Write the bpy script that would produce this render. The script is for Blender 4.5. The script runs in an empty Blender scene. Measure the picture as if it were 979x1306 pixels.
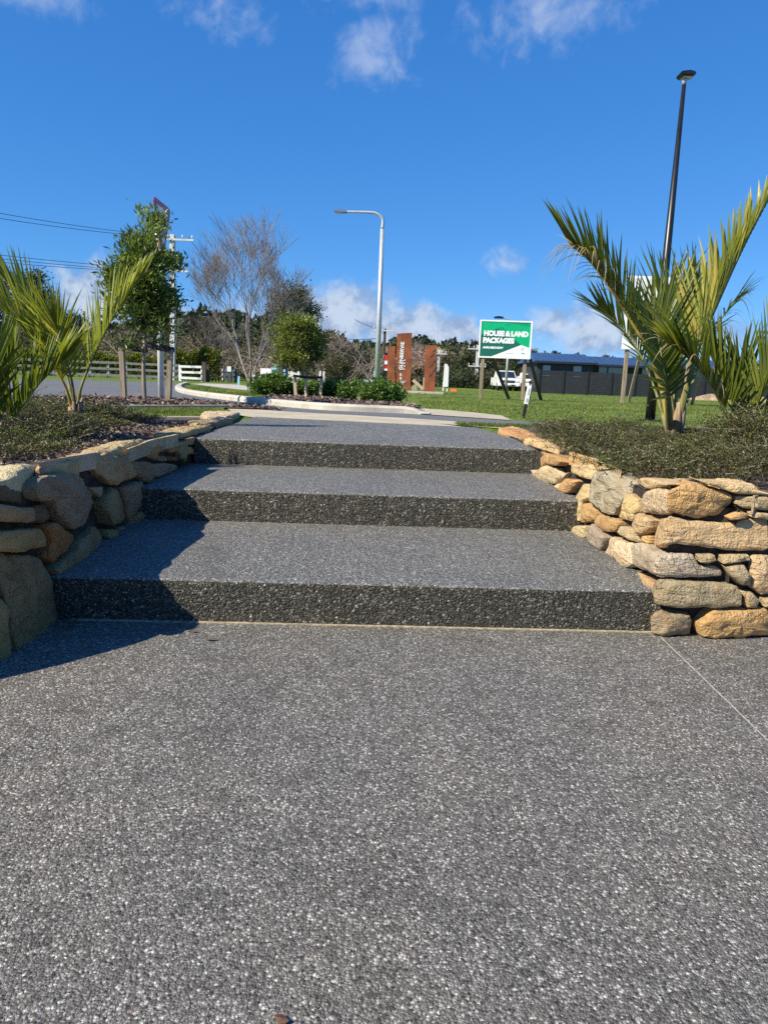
import bpy, bmesh, math, random
import numpy as np
from mathutils import Vector, Matrix, noise as mnoise

random.seed(7)
rng = np.random.default_rng(11)
scene = bpy.context.scene
col = scene.collection

# ------------------------------------------------------------------ camera
FPX, PW, PH = 940.0, 979.0, 1306.0
PITCH, ROLL, EYE = 0.1833, 0.0375, 1.02
Fv = Vector((0, math.cos(PITCH), -math.sin(PITCH)))
U0 = Vector((0, math.sin(PITCH), math.cos(PITCH)))
R0 = Vector((1, 0, 0))
Rv = R0 * math.cos(ROLL) + U0 * math.sin(ROLL)
Uv = U0 * math.cos(ROLL) - R0 * math.sin(ROLL)
camd = bpy.data.cameras.new('camera')
camd.sensor_fit = 'HORIZONTAL'
camd.sensor_width = 36.0
camd.lens = 36.0 * FPX / PW
camd.clip_start = 0.05
camd.clip_end = 6000
cam = bpy.data.objects.new('camera', camd)
col.objects.link(cam)
cam.matrix_world = Matrix(((Rv.x, Uv.x, -Fv.x, 0), (Rv.y, Uv.y, -Fv.y, 0), (Rv.z, Uv.z, -Fv.z, EYE), (0, 0, 0, 1)))
scene.camera = cam
EYEV = Vector((0, 0, EYE))


def ray(x, y):
    return Fv + Rv * ((x - PW / 2) / FPX) - Uv * ((y - PH / 2) / FPX)


def at(x, y, Y):                       # point seen at photo position (x, y) standing at depth Y
    d = ray(x, y)
    return EYEV + d * (Y / d.y)


def onz(x, y, z):
    d = ray(x, y)
    return EYEV + d * ((z - EYE) / d.z)


def g(y):                              # ground level: flat by the steps, then falling gently away
    return 0.52 - 0.009 * min(max(y - 9.0, 0.0), 50.0)


def gnp(y):
    return 0.52 - 0.009 * np.clip(y - 9.0, 0, 50)


def gnd(x, y):
    d = ray(x, y)
    lo, hi = 3.0, 300.0
    for _ in range(60):
        m = (lo + hi) / 2
        if EYE + d.z * (m / d.y) > g(m):
            lo = m
        else:
            hi = m
    return EYEV + d * (lo / d.y)


# ------------------------------------------------------------------ sky, sun, exposure
SUN_DIR = Vector((1.0, 0.62, -1.0)).normalized()     # the way the light travels
SUN_EL = math.asin(-SUN_DIR.z)
SUN_AZ = math.atan2(-SUN_DIR.x, -SUN_DIR.y)
scene.view_settings.view_transform = 'Standard'
scene.view_settings.look = 'None'
scene.view_settings.gamma = 1.0
scene.view_settings.use_curve_mapping = False
scene.view_settings.exposure = 0.68
scene.cycles.use_denoising = False
scene.cycles.max_bounces = 5
scene.cycles.diffuse_bounces = 3
scene.cycles.glossy_bounces = 2
scene.cycles.transmission_bounces = 3

world = bpy.data.worlds.new('World')
scene.world = world
world.use_nodes = True
wt = world.node_tree
WN, WL = wt.nodes, wt.links


def lnk(tree, a, b):
    tree.links.new(a, b)


class NT:
    """tiny helper for node trees"""
    def __init__(s, tree):
        s.t = tree

    def node(s, kind, **kw):
        n = s.t.nodes.new(kind)
        for k, v in kw.items():
            setattr(n, k, v)
        return n

    def put(s, sock, v):
        if isinstance(v, bpy.types.NodeSocket):
            s.t.links.new(v, sock)
        elif v is not None:
            sock.default_value = v

    def math(s, op, a, b=None, c=None, clamp=False):
        n = s.node('ShaderNodeMath', operation=op, use_clamp=clamp)
        s.put(n.inputs[0], a); s.put(n.inputs[1], b)
        if c is not None: s.put(n.inputs[2], c)
        return n.outputs[0]

    def vmath(s, op, a, b=None, scale=None):
        n = s.node('ShaderNodeVectorMath', operation=op)
        s.put(n.inputs[0], a); s.put(n.inputs[1], b)
        if scale is not None: s.put(n.inputs['Scale'], scale)
        return n.outputs['Value'] if op in ('DOT_PRODUCT', 'LENGTH') else n.outputs[0]

    def mix(s, f, a, b, mode='MIX', clamp=False):
        n = s.node('ShaderNodeMix', data_type='RGBA', blend_type=mode, clamp_result=clamp)
        s.put(n.inputs[0], f); s.put(n.inputs[6], a); s.put(n.inputs[7], b)
        return n.outputs[2]

    def ramp(s, f, stops, interp='LINEAR'):
        n = s.node('ShaderNodeValToRGB')
        n.color_ramp.interpolation = interp
        els = n.color_ramp.elements
        while len(els) < len(stops):
            els.new(0.5)
        for e, (p, c) in zip(els, stops):
            e.position = p
            e.color = (c, c, c, 1) if isinstance(c, (int, float)) else (c[0], c[1], c[2], 1)
        s.put(n.inputs[0], f)
        return n.outputs[0]

    def noise(s, vec, scale, detail=4, rough=0.55, dist=0.0, out=0):
        n = s.node('ShaderNodeTexNoise')
        s.put(n.inputs['Vector'], vec)
        n.inputs['Scale'].default_value = scale; n.inputs['Detail'].default_value = detail
        n.inputs['Roughness'].default_value = rough; n.inputs['Distortion'].default_value = dist
        return n.outputs[out]

    def vor(s, vec, scale, feature='F1', rand=1.0):
        n = s.node('ShaderNodeTexVoronoi', feature=feature)
        s.put(n.inputs['Vector'], vec)
        n.inputs['Scale'].default_value = scale; n.inputs['Randomness'].default_value = rand
        return n

    def maprange(s, v, a, b, c=0.0, d=1.0, smooth=True):
        n = s.node('ShaderNodeMapRange', interpolation_type='SMOOTHSTEP' if smooth else 'LINEAR')
        s.put(n.inputs[0], v)
        for i, q in enumerate((a, b, c, d)): n.inputs[i + 1].default_value = q
        return n.outputs[0]


w = NT(wt)
sky = w.node('ShaderNodeTexSky', sky_type='NISHITA', sun_disc=False)
sky.sun_elevation = SUN_EL
sky.sun_rotation = SUN_AZ % (2 * math.pi)
sky.altitude = 3000; sky.air_density = 1.0; sky.dust_density = 0.0; sky.ozone_density = 6.0
bg = WN['Background']
bg.inputs[1].default_value = 0.063
world.cycles.sampling_method = 'MANUAL'
world.cycles.sample_map_resolution = 256
# the clear deep blue of the day: a per-channel grade over the whole sky
sc_ = w.node('ShaderNodeSeparateColor'); w.put(sc_.inputs[0], sky.outputs[0])
cc_ = w.node('ShaderNodeCombineColor')
for i_, (gain, gam) in enumerate(((.70, 1.0), (.82, .66), (1.13, .47))):
    w.put(cc_.inputs[i_], w.math('MULTIPLY', w.math('POWER', w.math('MULTIPLY', sc_.outputs[i_], .1), gam), gain * 10))
dirv = w.node('ShaderNodeTexCoord').outputs['Generated']
sep = w.node('ShaderNodeSeparateXYZ'); w.put(sep.inputs[0], dirv)
azel = w.node('ShaderNodeCombineXYZ')
w.put(azel.inputs[0], w.math('ARCTAN2', sep.outputs[0], sep.outputs[1])); w.put(azel.inputs[1], w.math('ARCSINE', sep.outputs[2]))
# clouds: soft banks at the places of the sky where they drift, broken up by noise
blobs = [  # photo x, y, half width, half height, amount
    (482, 62, 75, 58, 1.0), (575, 45, 40, 40, .6), (690, 15, 130, 62, .95), (280, 16, 85, 38, .92), (40, -4, 110, 28, 1.05), (440, -10, 120, 28, 1.05), (165, -15, 70, 26, .7),
    (636, 336, 46, 30, .95), (590, 392, 45, 16, .5), (430, 405, 125, 58, 1.55), (530, 427, 130, 50, 1.55), (620, 440, 100, 40, 1.4), (745, 420, 130, 46, 1.35),
    (130, 380, 75, 60, 1.4), (60, 405, 90, 55, 1.2), (280, 415, 120, 55, 1.2), (920, 430, 80, 40, .85), (915, 178, 34, 34, .4), (0, 232, 16, 16, .5),
    (1120, 60, 100, 60, .9), (1200, 380, 120, 45, 1.), (-180, 30, 120, 60, .9), (-220, 390, 130, 50, 1.)]
mask = None
for bx_, by_, ha, hb, am in blobs:
    c = ray(bx_, by_).normalized()
    az_, el_ = math.atan2(c.x, c.y), math.asin(c.z)
    sx_, sy_ = FPX / ha * math.cos(el_), FPX / hb
    n_ = w.node('ShaderNodeVectorMath', operation='MULTIPLY_ADD')
    w.put(n_.inputs[0], azel.outputs[0]); n_.inputs[1].default_value = (sx_, sy_, 0); n_.inputs[2].default_value = (-az_ * sx_, -el_ * sy_, 0)
    m = w.maprange(w.vmath('LENGTH', n_.outputs[0]), 0.0, 1.45, am, 0.0)
    mask = m if mask is None else w.math('MAXIMUM', mask, m)
n1 = w.noise(azel.outputs[0], 11.0, 7, .62, .5)
n2 = w.noise(azel.outputs[0], 34.0, 5, .6, .3)
nn = w.math('ADD', w.math('MULTIPLY', n1, .62), w.math('MULTIPLY', n2, .38))
cov = w.math('ADD', w.math('MULTIPLY', mask, .62), w.math('MULTIPLY', w.math('SUBTRACT', nn, .5), 1.9))
cov = w.math('SUBTRACT', cov, .3)
alpha = w.math('MULTIPLY', w.maprange(cov, 0.0, .55), w.maprange(mask, .02, .3))
shade = w.noise(w.vmath('ADD', azel.outputs[0], (.01, .03, 0)), 24.0, 5, .6)
thick = w.maprange(w.math('ADD', shade, w.math('MULTIPLY', cov, .15)), .45, .66)
low = w.maprange(sep.outputs[2], .08, .3)
ccol = w.mix(thick, w.mix(low, (3.1, 4.1, 6.2, 1), (5.0, 6.2, 8.6, 1)), w.mix(low, (6.0, 6.9, 8.3, 1), (6.4, 7.2, 8.8, 1)))
alpha2 = w.math('MULTIPLY', alpha, w.maprange(sep.outputs[2], .1, .32, .92, .5))
w.put(bg.inputs[0], w.mix(alpha2, cc_.outputs[0], ccol))

sund = bpy.data.lights.new('sun', 'SUN')
sund.energy = 5.0
sund.angle = math.radians(0.5)
sund.color = (1.0, 0.92, 0.75)
sun = bpy.data.objects.new('sun', sund)
sun.rotation_euler = SUN_DIR.to_track_quat('-Z', 'Y').to_euler()
sun.location = (-6, -3, 8)
col.objects.link(sun)

# ------------------------------------------------------------------ materials
M = {}


def newmat(name):
    m = bpy.data.materials.new(name)
    m.use_nodes = True
    t = NT(m.node_tree)
    p = m.node_tree.nodes['Principled BSDF']
    M[name] = m
    return m, t, p


def bump(t, p, h, strength=0.5, dist=0.01):
    b = t.node('ShaderNodeBump')
    b.inputs['Strength'].default_value = strength; b.inputs['Distance'].default_value = dist
    t.put(b.inputs['Height'], h)
    t.put(p.inputs['Normal'], b.outputs[0])


def obco(t):
    return t.node('ShaderNodeTexCoord').outputs['Object']


def simple(name, c, rough=0.6, metal=0.0, var=0.12, scale=8.0, bm=0.0, spec=0.5):
    """a plain colour broken by uneven wear"""
    m, t, p = newmat(name)
    co = obco(t)
    n = t.noise(co, scale, 5, .6)
    lo = tuple(q * (1 - var * 1.6) for q in c) + (1,)
    hi = tuple(min(1, q * (1 + var)) for q in c) + (1,)
    t.put(p.inputs['Base Color'], t.mix(t.maprange(n, .3, .7), lo, hi))
    p.inputs['Roughness'].default_value = rough
    p.inputs['Metallic'].default_value = metal
    p.inputs['Specular IOR Level'].default_value = spec
    if bm:
        bump(t, p, t.noise(co, scale * 6, 4), bm, .01)
    return m


def aggregate(name, dark, mid, light, scale, tintmul=(1, 1, 1), depth=.004, stain=.25, white=.03):
    """exposed aggregate: angular chips of mixed size set in cement, each with its own grey"""
    m, t, p = newmat(name)
    co = obco(t)
    wob = t.vmath('ADD', co, t.vmath('SCALE', t.noise(co, scale * .9, 2, out=1), None, .6 / scale))
    v = t.vor(wob, scale); v.distance = 'MANHATTAN'
    v2 = t.vor(wob, scale * 1.9); v2.distance = 'MANHATTAN'
    r = t.node('ShaderNodeSeparateColor'); t.put(r.inputs[0], v.outputs['Color'])
    r2 = t.node('ShaderNodeSeparateColor'); t.put(r2.inputs[0], v2.outputs['Color'])
    stops = [(0, dark), (.28, tuple(.55 * a + .45 * b for a, b in zip(dark, mid))), (.6, mid), (.85, tuple(.36 * a + .64 * b for a, b in zip(light, mid))), (1, light)]
    base = t.ramp(r.outputs[0], stops)
    fine = t.ramp(r2.outputs[0], stops)
    # big chips here, fine chips there
    sel = t.math('GREATER_THAN', r.outputs[2], .52)
    c = t.mix(sel, base, fine)
    # each chip leans a little warm or cool
    c = t.mix(.5, c, t.mix(1.0, c, t.ramp(r2.outputs[1], [(0, (1.12, 1.0, .86)), (.5, (1, 1, 1)), (1, (.9, 1.0, 1.08))]), 'MULTIPLY'))
    c = t.mix(t.maprange(r.outputs[1], 1 - white, 1 - white * .9, 0, .8), c, (.66, .63, .58, 1))
    c = t.mix(t.maprange(r.outputs[2], .9955, .9965, 0, .6), c, (.34, .2, .11, 1))
    # cement and grime between the chips
    edge = t.maprange(v.outputs['Distance'], .5, .85)
    c = t.mix(t.math('MULTIPLY', edge, .6), c, tuple(q * .5 for q in mid) + (1,))
    big = t.noise(co, 1.6, 5, .6)
    med = t.noise(co, 9.0, 4, .6)
    c = t.mix(t.maprange(big, .35, .7, 0, stain), c, t.mix(1.0, c, (1.35, 1.24, 1.14, 1), 'MULTIPLY'))
    c = t.mix(t.maprange(t.noise(co, .9, 6, .68, .8), .5, .68, 0, stain * 1.3), c, t.mix(1.0, c, (.6, .58, .56, 1), 'MULTIPLY'))
    drip = t.node('ShaderNodeMapping'); drip.inputs['Scale'].default_value = (7, 7, .8)
    t.put(drip.inputs['Vector'], co)
    c = t.mix(t.maprange(t.noise(drip.outputs[0], 1.0, 5, .7), .52, .72, 0, stain * 1.1), c, t.mix(1.0, c, (.62, .6, .55, 1), 'MULTIPLY'))
    c = t.mix(t.maprange(med, .45, .75, 0, stain * .6), c, tuple(q * .6 for q in dark) + (1,))
    c = t.mix(1.0, c, tuple(tintmul) + (1,), 'MULTIPLY')
    t.put(p.inputs['Base Color'], c)
    t.put(p.inputs['Roughness'], t.maprange(r.outputs[1], 0, 1, .45, .85, False))
    p.inputs['Specular IOR Level'].default_value = .35
    h = t.math('ADD', t.math('SUBTRACT', 1.0, v.outputs['Distance']), t.math('MULTIPLY', r.outputs[2], .5))
    h = t.math('ADD', h, t.math('MULTIPLY', v2.outputs['Distance'], -.4))
    bump(t, p, h, .8, depth)
    return m


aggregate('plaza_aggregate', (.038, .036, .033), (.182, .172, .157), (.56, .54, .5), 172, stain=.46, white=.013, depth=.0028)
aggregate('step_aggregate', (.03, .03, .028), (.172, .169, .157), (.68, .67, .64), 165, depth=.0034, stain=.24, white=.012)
aggregate('riser_aggregate', (.014, .013, .01), (.075, .072, .056), (.42, .39, .32), 120, depth=.011, stain=.3, white=.012)   # deeper relief, darker and more olive than the treads
simple('joint_sealant', (.42, .4, .36), .8, var=.2, scale=30)
simple('mortar', (.36, .3, .2), .9, var=.3, scale=40)


def stone_material():
    m, t, p = newmat('sandstone')
    co = obco(t)
    oi = t.node('ShaderNodeObjectInfo')
    off = t.vmath('ADD', co, t.vmath('SCALE', t.vmath('ADD', oi.outputs['Location'], (0, 0, 0)), None, 3.1))
    off = t.vmath('ADD', off, t.node('ShaderNodeCombineXYZ').outputs[0])
    base = oi.outputs['Color']
    n1 = t.noise(off, 5, 5, .62, .6)
    n2 = t.noise(off, 22, 5, .65)
    n3 = t.noise(off, 160, 3, .6)
    c = t.mix(t.maprange(n1, .35, .7, 0, .75), base, t.mix(1.0, base, (.62, .56, .5, 1), 'MULTIPLY'))
    c = t.mix(t.maprange(n2, .52, .72, 0, .5), c, t.mix(1.0, base, (1.18, .82, .5, 1), 'MULTIPLY'))
    c = t.mix(t.maprange(t.noise(off, 9, 4, .6), .58, .75, 0, .45), c, t.mix(1.0, base, (1.1, 1.12, 1.15, 1), 'MULTIPLY'))
    c = t.mix(t.maprange(t.noise(off, 12, 6, .7, 1.0), .62, .7, 0, .5), c, (.09, .085, .06, 1))
    c = t.mix(t.maprange(n3, .3, .7, 0, .35), c, t.mix(1.0, c, (.7, .66, .6, 1), 'MULTIPLY'))
    t.put(p.inputs['Base Color'], c)
    p.inputs['Roughness'].default_value = .88
    p.inputs['Specular IOR Level'].default_value = .25
    # bedding lines and grain
    wv = t.node('ShaderNodeMapping'); wv.inputs['Scale'].default_value = (6, 6, 38)
    t.put(wv.inputs['Vector'], off)
    bed = t.noise(wv.outputs[0], 1.0, 5, .6, .8)
    h = t.math('ADD', t.math('MULTIPLY', n2, .9), t.math('ADD', t.math('MULTIPLY', n3, .22), t.math('MULTIPLY', bed, .7)))
    crk = t.vor(t.vmath('ADD', off, t.vmath('SCALE', t.noise(off, 6, 3, out=1), None, .12)), 11, 'DISTANCE_TO_EDGE')
    h = t.math('ADD', h, t.math('MULTIPLY', t.math('MULTIPLY', t.maprange(crk.outputs['Distance'], 0, .03), .22), t.maprange(t.noise(off, 4, 2), .5, .6)))
    pit = t.vor(off, 70)
    h = t.math('ADD', h, t.math('MULTIPLY', t.maprange(pit.outputs['Distance'], .0, .5), .12))
    bump(t, p, h, 1.0, .022)
    return m


stone_material()
simple('wall_core', (.035, .028, .02), .95, var=.4, scale=20, bm=.6)
simple('garden_soil', (.09, .068, .052), .95, var=.5, scale=14, bm=.8)


def mulch_mat():
    m, t, p = newmat('bark_mulch')
    co = obco(t)
    v = t.vor(co, 38)
    r = t.node('ShaderNodeSeparateColor'); t.put(r.inputs[0], v.outputs['Color'])
    c = t.ramp(r.outputs[0], [(0, (.05, .032, .024)), (.4, (.12, .08, .06)), (.75, (.2, .14, .11)), (1, (.34, .26, .2))])
    t.put(p.inputs['Base Color'], c)
    p.inputs['Roughness'].default_value = .9
    bump(t, p, t.math('ADD', v.outputs['Distance'], r.outputs[1]), .9, .02)


mulch_mat()


def chip_mat(name, stops, rough=.85):
    m, t, p = newmat(name)
    a = t.node('ShaderNodeAttribute', attribute_name='tint')
    t.put(p.inputs['Base Color'], t.ramp(a.outputs['Fac'], stops))
    p.inputs['Roughness'].default_value = rough
    return m


chip_mat('bark_chip', [(0, (.04, .025, .02)), (.5, (.14, .095, .075)), (1, (.38, .3, .24))])


def leaf_mat(name, stops, rough=.45, trans=.3, spec=.4, tcol=None):
    """leaf: glossy face plus light passing through; the tint runs leaf by leaf"""
    m, t, p = newmat(name)
    a = t.node('ShaderNodeAttribute', attribute_name='tint')
    c = t.ramp(a.outputs['Fac'], stops)
    n = t.noise(obco(t), 14, 3)
    c = t.mix(t.maprange(n, .3, .7, 0, .35), c, t.mix(1.0, c, (.7, .72, .62, 1), 'MULTIPLY'))
    t.put(p.inputs['Base Color'], c)
    p.inputs['Roughness'].default_value = rough
    p.inputs['Specular IOR Level'].default_value = spec
    tr = t.node('ShaderNodeBsdfTranslucent')
    t.put(tr.inputs[0], t.mix(1.0, c, tcol or (1.5, 1.6, .7, 1), 'MULTIPLY'))
    mx = t.node('ShaderNodeMixShader'); mx.inputs[0].default_value = trans
    t.t.links.new(p.outputs[0], mx.inputs[1]); t.t.links.new(tr.outputs[0], mx.inputs[2])
    t.t.links.new(mx.outputs[0], t.t.nodes['Material Output'].inputs[0])
    return m


leaf_mat('palm_leaf', [(0, (.05, .075, .016)), (.4, (.12, .155, .024)), (.65, (.3, .3, .045)), (.85, (.5, .41, .12)), (1, (.42, .33, .23))], .34, .42)
leaf_mat('ground_cover_leaf', [(0, (.035, .034, .014)), (.5, (.085, .08, .028)), (.85, (.14, .135, .045)), (.97, (.12, .22, .035)), (1, (.26, .2, .12))], .42, .2)
leaf_mat('street_tree_leaf', [(0, (.035, .055, .015)), (.5, (.08, .12, .026)), (.85, (.18, .23, .05)), (1, (.28, .32, .08))], .35, .34)
leaf_mat('round_tree_leaf', [(0, (.05, .065, .015)), (.5, (.11, .14, .028)), (1, (.24, .26, .06))], .45, .35)
leaf_mat('shrub_leaf', [(0, (.035, .07, .016)), (.5, (.075, .14, .026)), (.9, (.15, .24, .05)), (1, (.36, .42, .28))], .32, .25)
leaf_mat('hedge_leaf', [(0, (.04, .055, .012)), (.5, (.1, .12, .02)), (1, (.24, .24, .04))], .5, .3)
leaf_mat('dark_leaf', [(0, (.015, .022, .012)), (.5, (.04, .055, .022)), (1, (.1, .115, .045))], .6, .18)
leaf_mat('scrub_leaf', [(0, (.035, .034, .02)), (.4, (.075, .075, .035)), (.75, (.14, .115, .07)), (1, (.24, .19, .14))], .7, .2)
leaf_mat('blossom', [(0, (.3, .16, .16)), (1, (.55, .35, .36))], .7, .3)
leaf_mat('grass_blade', [(0, (.08, .11, .024)), (.5, (.16, .205, .045)), (1, (.33, .35, .11))], .6, .35)
leaf_mat('dry_stem', [(0, (.06, .042, .028)), (1, (.3, .24, .18))], .8, .05)


def grass_ground():
    m, t, p = newmat('lawn_turf')
    co = obco(t)
    n = t.noise(co, .5, 5, .6)
    n2 = t.noise(co, 7, 5, .7)
    c = t.mix(t.maprange(n2, .3, .7), (.075, .11, .02, 1), (.16, .22, .04, 1))
    c = t.mix(t.maprange(n, .52, .75, 0, .6), c, (.16, .17, .05, 1))
    c = t.mix(t.maprange(t.noise(co, 1.3, 4, .6), .68, .76, 0, .7), c, (.24, .19, .1, 1))
    t.put(p.inputs['Base Color'], c)
    p.inputs['Roughness'].default_value = .9
    p.inputs['Specular IOR Level'].default_value = .1
    bump(t, p, t.noise(co, 60, 4, .7), .6, .03)


grass_ground()


def asphalt():
    m, t, p = newmat('asphalt')
    co = obco(t)
    v = t.vor(co, 90)
    r = t.node('ShaderNodeSeparateColor'); t.put(r.inputs[0], v.outputs['Color'])
    c = t.ramp(r.outputs[0], [(0, (.06, .061, .065)), (.6, (.11, .112, .118)), (1, (.2, .2, .2))])
    c = t.mix(t.maprange(t.noise(co, .8, 5, .6), .35, .7, 0, .5), c, (.15, .15, .155, 1))
    t.put(p.inputs['Base Color'], c)
    p.inputs['Roughness'].default_value = .85
    bump(t, p, r.outputs[1], .5, .006)


asphalt()


def concrete(name, a, b, sc=3.0):
    m, t, p = newmat(name)
    co = obco(t)
    c = t.mix(t.maprange(t.noise(co, sc, 6, .65), .3, .7), a + (1,), b + (1,))
    c = t.mix(t.maprange(t.noise(co, sc * 9, 4, .7), .55, .75, 0, .4), c, tuple(q * .6 for q in a) + (1,))
    t.put(p.inputs['Base Color'], c)
    p.inputs['Roughness'].default_value = .85
    bump(t, p, t.noise(co, 60, 4), .3, .006)


concrete('kerb_concrete', (.34, .31, .26), (.5, .47, .4))
concrete('path_concrete', (.36, .31, .22), (.48, .42, .31))
concrete('pole_concrete', (.48, .47, .45), (.62, .6, .57), 1.5)


def timber(name, a, b):
    m, t, p = newmat(name)
    co = obco(t)
    mp = t.node('ShaderNodeMapping'); mp.inputs['Scale'].default_value = (30, 30, 2.2)
    t.put(mp.inputs['Vector'], co)
    n = t.noise(mp.outputs[0], 1.0, 6, .65, .6)
    c = t.mix(t.maprange(n, .3, .7), a + (1,), b + (1,))
    t.put(p.inputs['Base Color'], c)
    p.inputs['Roughness'].default_value = .85
    bump(t, p, n, .5, .006)


timber('post_timber', (.17, .13, .085), (.36, .29, .2))
timber('fresh_timber', (.38, .3, .18), (.58, .48, .33))
timber('dark_timber', (.045, .036, .027), (.12, .095, .07))
timber('bark_pale', (.13, .1, .08), (.3, .25, .2))
timber('bark_grey', (.14, .12, .115), (.29, .25, .235))
timber('bark_dark', (.04, .03, .024), (.1, .075, .055))
timber('palm_stalk_yellow', (.3, .2, .04), (.5, .36, .08))
timber('palm_stalk_green', (.12, .12, .03), (.26, .23, .08))
timber('palm_fibre', (.16, .1, .06), (.42, .3, .18))


def corten():
    m, t, p = newmat('weathering_steel')
    co = obco(t)
    n = t.noise(co, 1.6, 6, .65, .4)
    c = t.mix(t.maprange(n, .3, .7), (.17, .045, .016, 1), (.33, .1, .036, 1))
    mp = t.node('ShaderNodeMapping'); mp.inputs['Scale'].default_value = (6, 6, .5)
    t.put(mp.inputs['Vector'], co)
    c = t.mix(t.maprange(t.noise(mp.outputs[0], 2, 4), .5, .75, 0, .5), c, (.12, .032, .014, 1))
    t.put(p.inputs['Base Color'], c)
    p.inputs['Roughness'].default_value = .75
    bump(t, p, t.noise(co, 40, 4), .3, .004)


corten()
simple('white_paint', (.78, .78, .76), .5, var=.05)
simple('white_vinyl', (.82, .83, .84), .4, var=.03)
simple('green_bright', (.0, .42, .17), .4, var=.05)
simple('green_mid', (.0, .3, .15), .4, var=.05)
simple('green_dark', (.012, .13, .09), .4, var=.05)
simple('sign_red', (.5, .03, .05), .4, var=.1)
simple('bright_red', (.6, .03, .03), .4, var=.1)
simple('orange_plastic', (.75, .13, .03), .5, var=.1)
simple('black_metal', (.012, .012, .014), .35, var=.2)
simple('black_plastic', (.016, .016, .017), .5, var=.2)
simple('strap_rubber', (.01, .01, .011), .7, var=.2)
simple('galvanised', (.5, .52, .54), .45, .35, var=.08)
simple('wire_metal', (.03, .035, .045), .5, var=.1)
simple('fence_panel', (.034, .034, .037), .6, var=.12, scale=3, bm=.2)
simple('fence_post_metal', (.018, .018, .02), .5, var=.1)
simple('house_cladding', (.028, .033, .045), .6, var=.12, scale=2)
simple('roof_steel', (.06, .1, .19), .3, .4, var=.1, scale=.8)
simple('roof_fascia', (.022, .026, .036), .4, var=.1)
simple('window_glass', (.25, .3, .36), .08, var=.1, spec=.8)
simple('car_paint', (.78, .79, .8), .25, var=.03, spec=.6)
simple('car_glass', (.02, .025, .03), .06, var=.1, spec=.8)
simple('tyre_rubber', (.02, .02, .02), .8, var=.2)
simple('lamp_lens', (.6, .62, .64), .15, var=.05)
simple('chrome', (.45, .46, .48), .2, .8, var=.05)
simple('mailbox_green', (.12, .26, .22), .5, var=.1)
simple('mailbox_navy', (.03, .045, .08), .5, var=.1)
simple('plate_blue', (.3, .6, .75), .5, var=.1)
simple('grey_lettering', (.4, .41, .42), .5, var=.05)
simple('hill_grass', (.2, .17, .08), .9, var=.35, scale=.05)
simple('hill_forest', (.035, .042, .022), .9, var=.45, scale=.12, bm=.8)
simple('dry_leaf', (.1, .05, .025), .7, var=.3, scale=60)
simple('sand_spoil', (.34, .25, .15), .9, var=.3, scale=3, bm=.6)

# ------------------------------------------------------------------ mesh helpers


def link(o, parent=None):
    col.objects.link(o)
    if parent is not None:                       # parts are modelled at their place in the world
        o.parent = parent
        if parent.parent is None:
            o.matrix_parent_inverse = parent.matrix_basis.inverted()
    return o


def tag(o, label=None, cat=None, group=None, kind=None):
    if label: o['label'] = label
    if cat: o['category'] = cat
    if group: o['group'] = group
    if kind: o['kind'] = kind
    return o


def empty(name, loc=(0, 0, 0), label=None, cat=None, group=None, rz=0.0):
    o = bpy.data.objects.new(name, None)
    o.empty_display_size = .1
    o.location = loc
    o.rotation_euler = (0, 0, rz)
    link(o)
    return tag(o, label, cat, group)


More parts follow.
